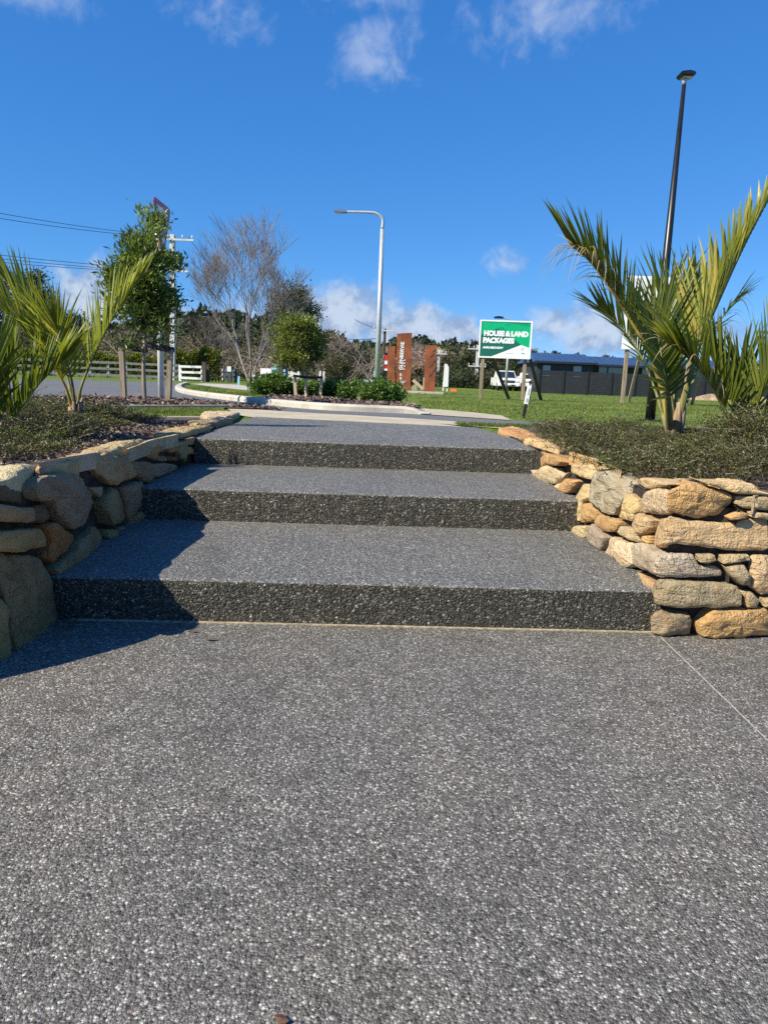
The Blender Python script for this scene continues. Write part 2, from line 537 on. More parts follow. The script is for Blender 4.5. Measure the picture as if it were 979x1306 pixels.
class MB:
    """collects shapes for ONE mesh object"""
    def __init__(s):
        s.v, s.f, s.mi = [], [], []

    def add(s, vs, fs, mi=0):
        b = len(s.v)
        s.v += [tuple(p) for p in vs]
        s.f += [tuple(b + i for i in q) for q in fs]
        s.mi += [mi] * len(fs)
        return s

    def box(s, x0, x1, y0, y1, z0, z1, mi=0):
        vs = [(x0, y0, z0), (x1, y0, z0), (x1, y1, z0), (x0, y1, z0), (x0, y0, z1), (x1, y0, z1), (x1, y1, z1), (x0, y1, z1)]
        return s.add(vs, [(3, 2, 1, 0), (4, 5, 6, 7), (0, 1, 5, 4), (1, 2, 6, 5), (2, 3, 7, 6), (3, 0, 4, 7)], mi)

    def bar(s, a, b, wx, wy, mi=0, up=None):
        """square bar from a to b"""
        a, b = Vector(a), Vector(b)
        d = (b - a).normalized()
        u = Vector(up) if up else (Vector((0, 1, 0)) if abs(d.y) < .9 else Vector((1, 0, 0)))
        x = d.cross(u).normalized(); y = x.cross(d).normalized()
        vs = []
        for c in (a, b):
            for sx, sy in ((-1, -1), (1, -1), (1, 1), (-1, 1)):
                vs.append(c + x * (sx * wx / 2) + y * (sy * wy / 2))
        return s.add(vs, [(3, 2, 1, 0), (4, 5, 6, 7), (0, 1, 5, 4), (1, 2, 6, 5), (2, 3, 7, 6), (3, 0, 4, 7)], mi)

    def tube(s, pts, rad, n=8, mi=0, cap=True):
        pts = [Vector(p) for p in pts]
        if not hasattr(rad, '__len__'): rad = [rad] * len(pts)
        vs, fs = [], []
        ref = None
        for i, p in enumerate(pts):
            d = (pts[min(i + 1, len(pts) - 1)] - pts[max(i - 1, 0)]).normalized()
            if ref is None:
                ref = d.orthogonal().normalized()
            x = (ref - d * ref.dot(d))
            x = x.normalized() if x.length > 1e-6 else d.orthogonal().normalized()
            ref = x
            y = d.cross(x)
            for k in range(n):
                a = 2 * math.pi * k / n
                vs.append(p + (x * math.cos(a) + y * math.sin(a)) * rad[i])
        for i in range(len(pts) - 1):
            for k in range(n):
                fs.append((i * n + k, i * n + (k + 1) % n, (i + 1) * n + (k + 1) % n, (i + 1) * n + k))
        if cap:
            fs.append(tuple(range(n - 1, -1, -1)))
            fs.append(tuple((len(pts) - 1) * n + k for k in range(n)))
        return s.add(vs, fs, mi)

    def prism(s, poly, origin, ux, uy, depth, mi=0):
        """polygon (list of 2D) in the plane ux, uy at origin, extruded by vector depth"""
        o, ux, uy, dv = Vector(origin), Vector(ux), Vector(uy), Vector(depth)
        n = len(poly)
        a = [o + ux * p[0] + uy * p[1] for p in poly]
        vs = a + [p + dv for p in a]
        fs = [tuple(range(n)), tuple(range(2 * n - 1, n - 1, -1))]
        fs += [(i, n + i, n + (i + 1) % n, (i + 1) % n) for i in range(n)]
        return s.add(vs, fs, mi)

    def build(s, name, mats, parent=None, smooth=False, bevel=0.0, loc=None):
        me = bpy.data.meshes.new(name)
        me.from_pydata(s.v, [], s.f)
        if not isinstance(mats, (list, tuple)): mats = [mats]
        for m in mats:
            me.materials.append(M[m] if isinstance(m, str) else m)
        if len(mats) > 1:
            me.polygons.foreach_set('material_index', s.mi)
        bm = bmesh.new(); bm.from_mesh(me)
        bmesh.ops.recalc_face_normals(bm, faces=bm.faces)
        if bevel:
            es = [e for e in bm.edges if len(e.link_faces) == 2 and e.calc_face_angle(0) > .5]
            bmesh.ops.bevel(bm, geom=es, offset=bevel, segments=2, affect='EDGES', clamp_overlap=True)
        bm.to_mesh(me); bm.free()
        if smooth:
            me.polygons.foreach_set('use_smooth', [True] * len(me.polygons))
        o = bpy.data.objects.new(name, me)
        if loc is not None: o.location = loc
        return link(o, parent)


def arrays_mesh(name, V, F, mat, parent=None, tint=None, smooth=False):
    """fast mesh from numpy: V (n,3), F (m,k)"""
    me = bpy.data.meshes.new(name)
    V = np.ascontiguousarray(V, dtype=np.float32); F = np.ascontiguousarray(F, dtype=np.int32)
    k = F.shape[1]
    me.vertices.add(len(V)); me.vertices.foreach_set('co', V.ravel())
    me.loops.add(F.size); me.loops.foreach_set('vertex_index', F.ravel())
    me.polygons.add(len(F))
    me.polygons.foreach_set('loop_start', np.arange(0, F.size, k, dtype=np.int32))
    me.polygons.foreach_set('loop_total', np.full(len(F), k, dtype=np.int32))
    if smooth: me.polygons.foreach_set('use_smooth', np.ones(len(F), dtype=bool))
    me.update(calc_edges=True)
    if tint is not None:
        at_ = me.attributes.new('tint', 'FLOAT', 'POINT')
        at_.data.foreach_set('value', np.ascontiguousarray(tint, dtype=np.float32))
    me.materials.append(M[mat])
    o = bpy.data.objects.new(name, me)
    return link(o, parent)


def unit(a):
    return a / np.maximum(np.linalg.norm(a, axis=1, keepdims=True), 1e-9)


def leaf_arrays(P, A, L, W, tint, fold=.25):
    """diamond leaves: base, two edges, tip (two triangles each)"""
    n = len(P)
    A = unit(A)
    S = unit(np.cross(A, rng.normal(size=(n, 3))))
    N = np.cross(S, A)
    L = L[:, None]; W = W[:, None]
    mid = P + A * L * .45 + N * W * fold
    V = np.empty((n, 4, 3))
    V[:, 0] = P; V[:, 1] = mid + S * W * .5; V[:, 2] = P + A * L; V[:, 3] = mid - S * W * .5
    b = np.arange(n)[:, None] * 4
    F = np.concatenate([b + np.array([[0, 1, 2]]), b + np.array([[0, 2, 3]])])
    return V.reshape(-1, 3), F, np.repeat(tint, 4)


def leaves(name, P, A, L, W, tint, mat, parent=None, fold=.25):
    V, F, t = leaf_arrays(P, A, L, W, tint, fold)
    return arrays_mesh(name, V, F, mat, parent, t)


def in_poly(P, poly):
    x, y = P[:, 0], P[:, 1]
    c = np.zeros(len(P), bool)
    n = len(poly)
    for i in range(n):
        x0, y0 = poly[i][:2]; x1, y1 = poly[(i + 1) % n][:2]
        t = ((y0 > y) != (y1 > y)) & (x < (x1 - x0) * (y - y0) / ((y1 - y0) if y1 != y0 else 1e-9) + x0)
        c ^= t
    return c


def scatter(poly, n):
    xs = [p[0] for p in poly]; ys = [p[1] for p in poly]
    out = []
    got = 0
    while got < n:
        P = np.stack([rng.uniform(min(xs), max(xs), n), rng.uniform(min(ys), max(ys), n)], 1)
        P = P[in_poly(P, poly)]
        out.append(P); got += len(P)
    return np.concatenate(out)[:n]


def fbm2(P, f, seed=0.0):
    return np.array([mnoise.fractal(Vector((p[0] * f + seed, p[1] * f, seed)), 1.0, 2.0, 3) for p in P])


def catmull(pts, n):
    pts = [Vector(p) for p in pts]
    p = [pts[0] * 2 - pts[1]] + pts + [pts[-1] * 2 - pts[-2]]
    out = []
    segs = len(pts) - 1
    for i in range(n):
        t = i / (n - 1) * segs
        k = min(int(t), segs - 1); u = t - k
        a, b, c, d = p[k], p[k + 1], p[k + 2], p[k + 3]
        out.append(.5 * ((2 * b) + (c - a) * u + (2 * a - 5 * b + 4 * c - d) * u * u + (3 * b - a - 3 * c + d) * u ** 3))
    return out


def drape(name, poly, dz, mat, parent=None, kind='structure', flat=None, thick=0.0):
    """a flat sheet laid on the ground (its bend at y = 9 and y = 59 followed)"""
    bm = bmesh.new()
    vs = [bm.verts.new((p[0], p[1], 0)) for p in poly]
    bm.faces.new(vs)
    bmesh.ops.triangulate(bm, faces=bm.faces[:])
    if flat is None:
        for yy in (9.0, 59.0):
            bmesh.ops.bisect_plane(bm, geom=bm.verts[:] + bm.edges[:] + bm.faces[:], plane_co=(0, yy, 0), plane_no=(0, 1, 0))
    for v in bm.verts:
        v.co.z = (g(v.co.y) if flat is None else flat) + dz
    if thick:
        top = bm.faces[:]
        r = bmesh.ops.extrude_face_region(bm, geom=top)
        for v in [q for q in r['geom'] if isinstance(q, bmesh.types.BMVert)]:
            v.co.z -= thick
    bmesh.ops.recalc_face_normals(bm, faces=bm.faces)
    if not thick:
        for f_ in bm.faces:
            if f_.normal.z < 0: f_.normal_flip()
    me = bpy.data.meshes.new(name); bm.to_mesh(me); bm.free()
    me.materials.append(M[mat])
    o = bpy.data.objects.new(name, me)
    link(o, parent)
    if kind and parent is None: o['kind'] = kind
    return o


def text_mesh(name, body, size, mat, parent, origin, ux, uy, nrm, bold=0.0, shear=0.0, depth=.004, align='LEFT', spacing=1.0):
    cu = bpy.data.curves.new(name, 'FONT')
    cu.body = body; cu.size = size; cu.offset = bold; cu.shear = shear; cu.extrude = depth
    cu.align_x = align; cu.space_character = spacing; cu.resolution_u = 3
    tmp = bpy.data.objects.new('tmp_text', cu)
    col.objects.link(tmp)
    bpy.context.view_layer.update()
    me = bpy.data.meshes.new_from_object(tmp.evaluated_get(bpy.context.evaluated_depsgraph_get()))
    bpy.data.objects.remove(tmp)
    me.name = name
    ux, uy, nrm = Vector(ux).normalized(), Vector(uy).normalized(), Vector(nrm).normalized()
    o_ = Vector(origin)
    mt = Matrix(((ux.x, uy.x, nrm.x, o_.x), (ux.y, uy.y, nrm.y, o_.y), (ux.z, uy.z, nrm.z, o_.z), (0, 0, 0, 1)))
    me.transform(mt)
    me.materials.clear(); me.materials.append(M[mat])
    o = bpy.data.objects.new(name, me)
    return link(o, parent)

# ================================================================== SETTING
RIS = 0.18
D0, T1, T2 = 2.91, 1.186, 1.137
YAW = 0.0455
SX = Vector((math.cos(YAW), math.sin(YAW), 0)); SY = Vector((-math.sin(YAW), math.cos(YAW), 0))


def st(u, v, z):                        # step frame -> world
    return Vector((0, D0, 0)) + SX * u + SY * v + Vector((0, 0, z))


# ground: one sheet out to the horizon
mb = MB()
ys = [6.6, 9.0, 20, 40, 59, 120, 400, 3000]
xs = [-3000, -400, -60, -20, 0, 20, 60, 400, 3000]
mb.add([(x, y, g(y)) for y in ys for x in xs],
       [(j * 9 + i, j * 9 + i + 1, (j + 1) * 9 + i + 1, (j + 1) * 9 + i) for j in range(7) for i in range(8)])
tag(mb.build('ground', 'lawn_turf'), kind='structure')

# lower plaza: paving slabs with a pale joint between them
jn0, jn1 = onz(846, 816, 0), onz(985, 950, 0)
jd = (jn1 - jn0).normalized(); jp = Vector((-jd.y, jd.x, 0))
jA = jn0 - jd * .8; jB = jn0 + jd * 6.5
plaza = empty('plaza', (0, 0, 0)); plaza['kind'] = 'structure'
hw = .003


def slab(poly, name='paving_slab', mat='plaza_aggregate', top=0.0, thick=.12):
    m = MB()
    n = len(poly)
    m.add([(p[0], p[1], top) for p in poly] + [(p[0], p[1], top - thick) for p in poly],
          [tuple(range(n)), tuple(range(2 * n - 1, n - 1, -1))] + [(i, n + i, n + (i + 1) % n, (i + 1) % n) for i in range(n)])
    return m.build(name, mat, plaza)


yb = st(0, .12, 0)
slab([(-9, -7), (jB.x - jp.x * -hw, -7), tuple((jB + jp * hw).xy), tuple((jA + jp * hw).xy), (jA.x + .0, 4.2), (-9, 4.2)] if jp.x < 0 else
     [(-9, -7), (jB.x, -7), tuple((jB - jp * hw).xy), tuple((jA - jp * hw).xy), (jA.x, 4.2), (-9, 4.2)])
sgn = -1 if jp.x < 0 else 1
q0, q1 = jA + jp * hw * sgn, jB + jp * hw * sgn
slab([tuple(q1.xy), (q1.x, -7), (9, -7), (9, 4.2), (q0.x, 4.2), tuple(q0.xy)])
m = MB()
m.add([jA + jp * hw, jA - jp * hw, jB - jp * hw, jB + jp * hw], [(0, 1, 2, 3)])
for i in range(len(m.v)): m.v[i] = (m.v[i][0], m.v[i][1], -.0015)
m.build('joint', 'joint_sealant', plaza)
# pale mortar line where the paving meets the first step
m = MB()
m.add([st(-1.25, -.012, .003), st(1.2, -.012, .003), st(1.2, .02, .003), st(-1.25, .02, .003), st(-1.25, -.012, -.01), st(1.2, -.012, -.01)], [(0, 1, 2, 3), (0, 4, 5, 1)])
m.build('joint', 'mortar', plaza)

# steps: three exposed-aggregate treads with rounded nosings; the last one is the long top landing
stairs = empty('stairs', tuple(st(0, 0, 0))); stairs['kind'] = 'structure'


def step(v0, v1, z, uL, uR, poly=None):
    rad, ns = .02, 5
    prof = [(v0 + .006, z - RIS - .03)]
    prof += [(v0 + .0, z - .09)]
    for k in range(ns + 1):
        a = math.pi - (math.pi / 2) * k / ns
        prof.append((v0 + rad + rad * math.cos(a), z - rad + rad * math.sin(a)))
    prof += [(v1, z), (v1, z - RIS - .03)]
    m = MB()
    nu = 220
    n = len(prof)
    vs = []
    for i in range(nu + 1):
        u = uL + (uR - uL) * i / nu
        for k, (v, zz) in enumerate(prof):
            jig = .002 * mnoise.noise(Vector((u * 9, v0 * 3, zz * 12))) + .0016 * mnoise.noise(Vector((u * 41, v0 * 7, zz * 30))) if k < n - 2 else 0
            vs.append(st(u, v + jig, zz + (jig if 0 < k < n - 2 else 0)))
    fs = [(i * n + k, (i + 1) * n + k, (i + 1) * n + (k + 1) % n, i * n + (k + 1) % n) for i in range(nu) for k in range(n)]
    fs += [tuple(range(n)), tuple(nu * n + k for k in range(n - 1, -1, -1))]
    m.add(vs, fs)
    nf_ = nu * n
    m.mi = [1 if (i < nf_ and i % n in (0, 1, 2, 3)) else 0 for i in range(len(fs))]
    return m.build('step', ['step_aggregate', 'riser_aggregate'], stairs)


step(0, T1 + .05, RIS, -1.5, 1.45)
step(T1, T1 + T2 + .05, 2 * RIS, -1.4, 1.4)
# top landing follows the measured outline
L_fl, L_fr = onz(240, 560, .54), onz(690, 573, .54)
L_bl, L_br = onz(326, 531.4, .54), onz(606, 545, .54)
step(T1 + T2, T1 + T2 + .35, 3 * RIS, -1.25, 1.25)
f0, f1 = st(-1.25, T1 + T2 + .35, .54), st(1.25, T1 + T2 + .35, .54)
m = MB()
lp = [f0, f1, L_br, L_bl]
m.add(lp + [p - Vector((0, 0, .2)) for p in lp], [(0, 1, 2, 3), (0, 4, 5, 1), (1, 5, 6, 2), (2, 6, 7, 3), (3, 7, 4, 0)])
m.build('landing', 'step_aggregate', stairs)

# ------------------------------------------------------------------ roads, kerbs, paths, beds
far_edge = [gnd(*p) for p in ((-300, 474), (-60, 480), (60, 484), (130, 485.5), (215, 487.5), (236, 489.5), (226, 493), (224, 498), (240, 503.5), (300, 512), (400, 522.5), (520, 528), (600, 533.5), (650, 537), (720, 540.5), (979, 549), (1300, 560))]
near_edge = [gnd(*p) for p in ((1300, 572), (979, 557), (720, 545.5), (650, 543), (520, 534), (400, 527.5), (330, 523), (250, 513), (200, 509.5), (110, 508), (0, 509), (-300, 512))]
drape('road', [p.xy for p in far_edge + near_edge], .006, 'asphalt')
drape('footpath', [gnd(*p).xy for p in ((290, 522), (330, 523.3), (400, 527.8), (520, 534.3), (650, 543.3), (730, 548.5), (640, 547.5), (560, 541.5))] + [(L_br - SY * .0).xy, (L_bl + SY * 0).xy, gnd(300, 530).xy], .01, 'path_concrete')
drape('apron', [gnd(*p).xy for p in ((520, 527.5), (560, 530.5), (600, 533.3), (652, 536.9), (640, 531), (600, 526.5), (560, 523), (522, 520.5), (470, 516), (470, 521))], .012, 'path_concrete')
drape('driveway', [gnd(*p).xy for p in ((243, 489.6), (262, 489), (300, 490.5), (340, 495), (390, 500), (372, 503.5), (330, 499.5), (285, 495))], .01, 'kerb_concrete')


def kerb(name, pts, wdt=.16, hgt=.13, mat='kerb_concrete'):
    pts = catmull([Vector((p.x, p.y, 0)) for p in pts], 60)
    m = MB(); vs = []
    prof = [(0, -.05), (0.0, hgt - .03), (.03, hgt), (wdt, hgt), (wdt, -.05)]
    for i, p in enumerate(pts):
        d = (pts[min(i + 1, 59)] - pts[max(i - 1, 0)]).normalized()
        nrm = Vector((-d.y, d.x, 0))
        for o_, h in prof:
            q = p + nrm * o_
            vs.append((q.x, q.y, g(q.y) + (h if h < 0 else -.02 + (h + .02) * min(1.0, (59 - i) / 9))))
    n = len(prof)
    m.add(vs, [(i * n + k, (i + 1) * n + k, (i + 1) * n + k + 1, i * n + k + 1) for i in range(59) for k in range(n - 1)])
    return tag(m.build(name, mat), kind='structure')


kerb('kerb', [far_edge[i] for i in (5, 6, 7, 8, 9, 10, 11)] + [gnd(535, 528.8)], wdt=.17, hgt=.1)
# low edging strips round the grass patch by the left bed
for a_, b_ in (((60, 538), (262, 536.5)), ((60, 521.5), (290, 521))):
    A_, B_ = gnd(*a_), gnd(*b_)
    m = MB(); dd = (B_ - A_).normalized(); nn_ = Vector((-dd.y, dd.x, 0)) * .05
    vs = [A_ - nn_, B_ - nn_, B_ + nn_, A_ + nn_]
    m.add([(p.x, p.y, .51) for p in vs] + [(p.x, p.y, .56) for p in vs], [(4, 5, 6, 7), (0, 1, 5, 4), (1, 2, 6, 5), (2, 3, 7, 6), (3, 0, 4, 7)])
    tag(m.build('edging', 'path_concrete', bevel=.008), kind='structure')

left_mulch = [gnd(*p).xy for p in ((20, 521), (150, 521), (290, 521), (330, 522.7), (368, 525.3), (330, 521.6), (250, 513), (200, 509.7), (110, 508.2), (20, 508.8))]
drape('mulch_bed', left_mulch, .02, 'bark_mulch')
island_mulch = [gnd(*p).xy for p in ((330, 513), (400, 519.5), (520, 525.5), (540, 525.5), (525, 519), (440, 508), (380, 502), (345, 504))]
drape('mulch_bed', island_mulch, .05, 'bark_mulch')

# ------------------------------------------------------------------ stone walls
Rpts = [onz(*p) for p in ((640, 556, .54), (672, 590, .45), (675.5, 604, .36), (728, 677, .18), (806, 781, 0), (826, 808, 0), (829, 812.5, 0), (846, 813, 0), (979, 816, 0))]
Rpts.append(Rpts[-1] + Vector((1.6, .05, 0)))
Lpts = [onz(*p) for p in ((285, 545, .54), (262, 572, .45), (257, 590, .36), (193, 655, .18), (74, 788, 0), (0, 848, 0))]
Lpts += [Lpts[-1] + Vector((-.42, -.5, 0)), Lpts[-1] + Vector((-1.1, -1.0, 0))]


def plan(pts, n=90):
    P = [Vector((p.x, p.y, 0)) for p in pts]
    for _ in range(3):                                  # cut the corners, keep the ends
        out = [P[0]]
        for i in range(len(P) - 1):
            out += [P[i] * .8 + P[i + 1] * .2, P[i] * .2 + P[i + 1] * .8]
        P = out + [P[-1]]
    L_ = [0]
    for i in range(len(P) - 1): L_.append(L_[-1] + (P[i + 1] - P[i]).length)
    res, j = [], 0
    for i in range(n):
        t = L_[-1] * i / (n - 1)
        while j < len(P) - 2 and L_[j + 1] < t: j += 1
        u = (t - L_[j]) / max(L_[j + 1] - L_[j], 1e-9)
        res.append(P[j] * (1 - u) + P[j + 1] * u)
    return res


RW, LW = plan(Rpts), plan(Lpts)


def hit(curve, x, y):
    """where the sight line through a photo point meets the upright wall face: (run along the wall, height)"""
    d = ray(x, y)
    best = None
    run = 0.0
    for i in range(len(curve) - 1):
        a, b = curve[i], curve[i + 1]
        e = b - a
        el = e.length
        det = d.x * (-e.y) - d.y * (-e.x)
        if abs(det) > 1e-9:
            t = (a.x * (-e.y) - a.y * (-e.x)) / det
            s_ = (d.x * a.y - d.y * a.x) / det
            if -1e-4 <= s_ <= 1.0001 and t > 0.3 and (best is None or t < best[0]):
                best = (t, run + s_ * el)
        run += el
    if best is None: return None
    return Vector((best[1], EYE + d.z * best[0]))


class WallMap:
    """(run, height, out) -> world, over a plan curve; out is away from the bank"""
    def __init__(s, curve, sign):
        s.c = curve
        s.L = [0.0]
        for i in range(len(curve) - 1): s.L.append(s.L[-1] + (curve[i + 1] - curve[i]).length)
        s.n = []
        for i in range(len(curve)):
            d = (curve[min(i + 2, len(curve) - 1)] - curve[max(i - 2, 0)]).normalized()
            s.n.append(Vector((-d.y, d.x, 0)) * sign)

    def __call__(s, r, z, w_):
        L = s.L
        r = min(max(r, 0.0), L[-1] - 1e-6)
        i = min(int(r / L[-1] * (len(L) - 1)), len(L) - 2)
        while L[i] > r: i -= 1
        while L[i + 1] < r: i += 1
        u = (r - L[i]) / (L[i + 1] - L[i])
        p = s.c[i] * (1 - u) + s.c[i + 1] * u
        n = (s.n[i] * (1 - u) + s.n[i + 1] * u).normalized()
        return Vector((p.x, p.y, z)) + n * (w_ - .05 * max(z, 0))      # the face leans back a little


def chaikin(P, k=1, r=.22):
    for _ in range(k):
        out = []
        for i in range(len(P)):
            a, b = P[i], P[(i + 1) % len(P)]
            out += [a * (1 - r) + b * r, a * r + b * (1 - r)]
        P = out
    return P


def resample(P, n):
    P = P + [P[0]]
    d = [0]
    for i in range(len(P) - 1): d.append(d[-1] + (P[i + 1] - P[i]).length)
    out = []
    j = 0
    for i in range(n):
        t = d[-1] * i / n
        while d[j + 1] < t: j += 1
        u = (t - d[j]) / max(d[j + 1] - d[j], 1e-9)
        out.append(P[j] * (1 - u) + P[j + 1] * u)
    return out


def stone(parent, pts, mapf, depth, proud, colr, rough=1.0, gap=.003, name='stone', zlift=0.0):
    """a rough block: outline pts (2D on the wall or bed face), carried into the world by mapf"""
    seed = random.uniform(0, 100)
    P = resample(chaikin([Vector((p[0], p[1])) for p in pts], 2, .1), 64)
    n_ = len(P)
    c = sum(P, Vector((0, 0))) / n_
    area = sum(P[i].x * P[(i + 1) % n_].y - P[(i + 1) % n_].x * P[i].y for i in range(n_))
    sg = 1 if area > 0 else -1
    inn = []
    for i in range(n_):
        tg = P[(i + 1) % n_] - P[i - 1]
        inn.append(Vector((-tg.y, tg.x)).normalized() * sg)
    rmin = min((p - c).length for p in P)
    k = min(1.0, rmin / .05)
    prof = [(.012, -depth), (.004, -depth * .6), (0, -depth * .25), (0, -.022 * k), (.001, -.008 * k), (.004, .0), (.012, .005 * k)]
    amp = min(.019, rmin * .19) * rough
    tilt = Vector((random.uniform(-1, 1), random.uniform(-1, 1))) * (.1 if rough > .9 else .03)
    rmax = max((p - c).length for p in P)
    smax = min(.4, .034 / rmax)
    planes = []
    for q_ in range(7):
        a_ = random.uniform(0, 2 * math.pi)
        planes.append((Vector((math.cos(a_), math.sin(a_))) * smax * random.uniform(.3, 1.0), random.uniform(.002, .016) * k))
    lim = .028 * k * rough
    rows = []
    for off, dp in prof:
        o_ = min(off * k * .8 + gap, rmin * .35)
        rows.append([(P[i] + inn[i] * o_, dp) for i in range(n_)])
    base = [q[0] for q in rows[-1]]
    cc = sum(base, Vector((0, 0))) / n_
    for s_, dp in ((.91, .008), (.81, .010), (.7, .011), (.59, .012), (.48, .012), (.36, .012), (.24, .012), (.12, .012)):
        rows.append([(cc + (p - cc) * s_, dp * k) for p in base])
    V, F = [], []

    def put(p, dp):
        q = Vector((p.x, p.y, dp))
        f1_ = mnoise.noise_vector(q * 7 + Vector((seed, 0, 0)))
        f2_ = mnoise.noise_vector(q * 21 + Vector((0, seed, 0)))
        f3_ = mnoise.noise_vector(q * 58 + Vector((0, 0, seed)))
        ridge = abs(mnoise.noise(q * 13 + Vector((seed, seed, 0)))) - .25
        wgt = min(1.0, max(0.0, (dp + depth) / (depth * .8)))
        stepz = math.floor((f1_.y + p.y * 9 + f2_.y * .4) * 2.2) * .22
        fac = max(min(s2.dot(p - c) + b2 for s2, b2 in planes), -lim)        # split faces meeting in arrises
        out_ = (f1_.x * .4 + f2_.x * .42 + f3_.x * .32 - ridge * .6 + (stepz - math.floor(stepz)) * .35) * amp * wgt + (p - c).dot(tilt) + fac * wgt * (1.0 if rough > .9 else .35)
        side = Vector((f1_.y * .3 + f2_.y * .5 + f3_.y * .28, f1_.z * .3 + f2_.z * .5 + f3_.z * .28)) * amp
        V.append(mapf(p.x + side.x, p.y + side.y, dp + proud + out_))
    for row in rows:
        for p, dp in row: put(p, dp)
    put(cc, .012 * k)
    nr = len(rows)
    for r_ in range(nr - 1):
        for i in range(n_):
            F.append((r_ * n_ + i, r_ * n_ + (i + 1) % n_, (r_ + 1) * n_ + (i + 1) % n_, (r_ + 1) * n_ + i))
    for i in range(n_): F.append(((nr - 1) * n_ + i, (nr - 1) * n_ + (i + 1) % n_, nr * n_))
    F.append(tuple(range(n_ - 1, -1, -1)))
    m = MB(); m.add(V, F)
    o = m.build(name, 'sandstone', parent, smooth=True)
    o.data.set_sharp_from_angle(angle=math.radians(26))
    o.color = (colr[0], colr[1], colr[2], 1)
    return o


RMAP, LMAP = WallMap(RW, -1), WallMap(LW, 1)


TAN, ORANGE, GREY, OLIVE, BUFF, PALE, DARK, RUST = (.6, .44, .235), (.57, .355, .16), (.46, .38, .285), (.4, .325, .195), (.53, .405, .235), (.6, .475, .3), (.22, .17, .115), (.44, .23, .1)


def jit(c):
    k = random.uniform(.9, 1.1)
    return tuple(q * k * random.uniform(.96, 1.04) for q in c)


def face_stones(parent, curve, mapf, data, sc, ox, oy, shade_tint=(1, 1, 1)):
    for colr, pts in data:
        colr = tuple(a_ * b_ for a_, b_ in zip(colr, shade_tint))
        P = [hit(curve, ox + x / sc, oy + y / sc) for x, y in pts]
        P = [p for p in P if p is not None]
        if len(P) < 3: continue
        stone(parent, P, mapf, .16, random.uniform(-.012, .012), jit(colr))


right_wall = empty('stone_wall', tuple(RW[40]), 'low dry stone retaining wall of tan sandstone at the right of the steps, sunlit', 'wall', 'stone retaining walls beside the steps')
R_STONES = [
    (OLIVE, [(540, 735), (565, 718), (700, 733), (712, 760), (706, 815), (545, 815)]),
    (ORANGE, [(718, 764), (775, 716), (860, 714), (1010, 715), (1010, 824), (735, 822)]),
    (TAN, [(480, 572), (522, 592), (545, 612), (545, 660), (500, 615)]),
    (OLIVE, [(530, 600), (600, 602), (700, 612), (868, 625), (888, 652), (882, 704), (790, 712), (690, 713), (580, 702), (552, 680)]),
    (GREY, [(480, 474), (510, 462), (560, 500), (640, 512), (722, 515), (740, 560), (800, 558), (832, 580), (830, 606), (700, 606), (560, 592), (488, 556)]),
    (BUFF, [(727, 516), (795, 514), (802, 542), (770, 553), (732, 547)]),
    (BUFF, [(812, 518), (870, 514), (927, 517), (928, 544), (870, 548), (818, 553)]),
    (OLIVE, [(826, 562), (865, 552), (900, 552), (924, 590), (920, 630), (885, 633), (855, 605)]),
    (BUFF, [(932, 520), (1010, 520), (1010, 668), (965, 672), (923, 640)]),
    (BUFF, [(888, 657), (925, 652), (957, 682), (945, 714), (903, 714)]),
    (BUFF, [(966, 676), (1010, 675), (1010, 711), (964, 709)]),
    (TAN, [(540, 374), (600, 371), (700, 390), (850, 402), (930, 388), (1010, 386), (1010, 510), (850, 507), (740, 490), (640, 480), (575, 490), (530, 486), (522, 440)]),
    (ORANGE, [(585, 280), (640, 262), (700, 246), (780, 264), (880, 297), (876, 330), (810, 382), (720, 392), (650, 372), (590, 355)]),
    (PALE, [(474, 320), (490, 280), (525, 266), (596, 266), (586, 360), (530, 364), (480, 356)]),
    (ORANGE, [(838, 378), (880, 358), (917, 362), (918, 386), (850, 394)]),
    (BUFF, [(922, 356), (1010, 366), (1010, 396), (930, 384)]),
    (BUFF, [(884, 300), (1010, 304), (1010, 360), (915, 352), (876, 336)]),
    (TAN, [(745, 246), (870, 254), (950, 284), (1010, 290), (1010, 302), (885, 297), (790, 266)]),
    (GREY, [(320, 208), (375, 200), (436, 236), (440, 275), (405, 345), (386, 372), (345, 350), (306, 318)]),
    (TAN, [(440, 278), (474, 310), (470, 350), (455, 396), (402, 378), (422, 325)]),
    (TAN, [(472, 354), (538, 380), (526, 420), (490, 446), (460, 404)]),
    (ORANGE, [(275, 322), (305, 320), (344, 352), (325, 392), (275, 396)]),
    (ORANGE, [(338, 358), (420, 386), (408, 428), (375, 432), (327, 396)]),
    (BUFF, [(417, 402), (478, 416), (494, 444), (480, 476), (408, 436)]),
    (PALE, [(382, 440), (478, 476), (480, 556), (455, 565), (370, 512)]),
    (GREY, [(303, 402), (340, 396), (384, 446), (365, 504), (290, 460)]),
    (BUFF, [(258, 404), (299, 402), (294, 456), (270, 454), (254, 428)]),
    (ORANGE, [(500, 442), (525, 438), (522, 474), (496, 466)]),
    (TAN, [(252, 300), (268, 246), (304, 252), (300, 300), (275, 320), (270, 390), (248, 386)]),
    (ORANGE, [(226, 227), (264, 236), (232, 290), (195, 280)]),
    (PALE, [(150, 182), (190, 190), (208, 222), (176, 256), (120, 236), (125, 200)]),
    (ORANGE, [(105, 152), (128, 134), (200, 146), (232, 170), (200, 188), (150, 180), (115, 194)]),
    (TAN, [(238, 176), (300, 178), (360, 190), (325, 205), (312, 240), (240, 214)]),
    (GREY, [(94, 197), (118, 202), (116, 232), (94, 222)]),
    (PALE, [(182, 218), (224, 206), (206, 236)]),
    (PALE, [(172, 262), (198, 244), (208, 262), (190, 272)]),
    (TAN, [(440, 226), (500, 224), (585, 250), (560, 262), (490, 272), (445, 250)]),
]
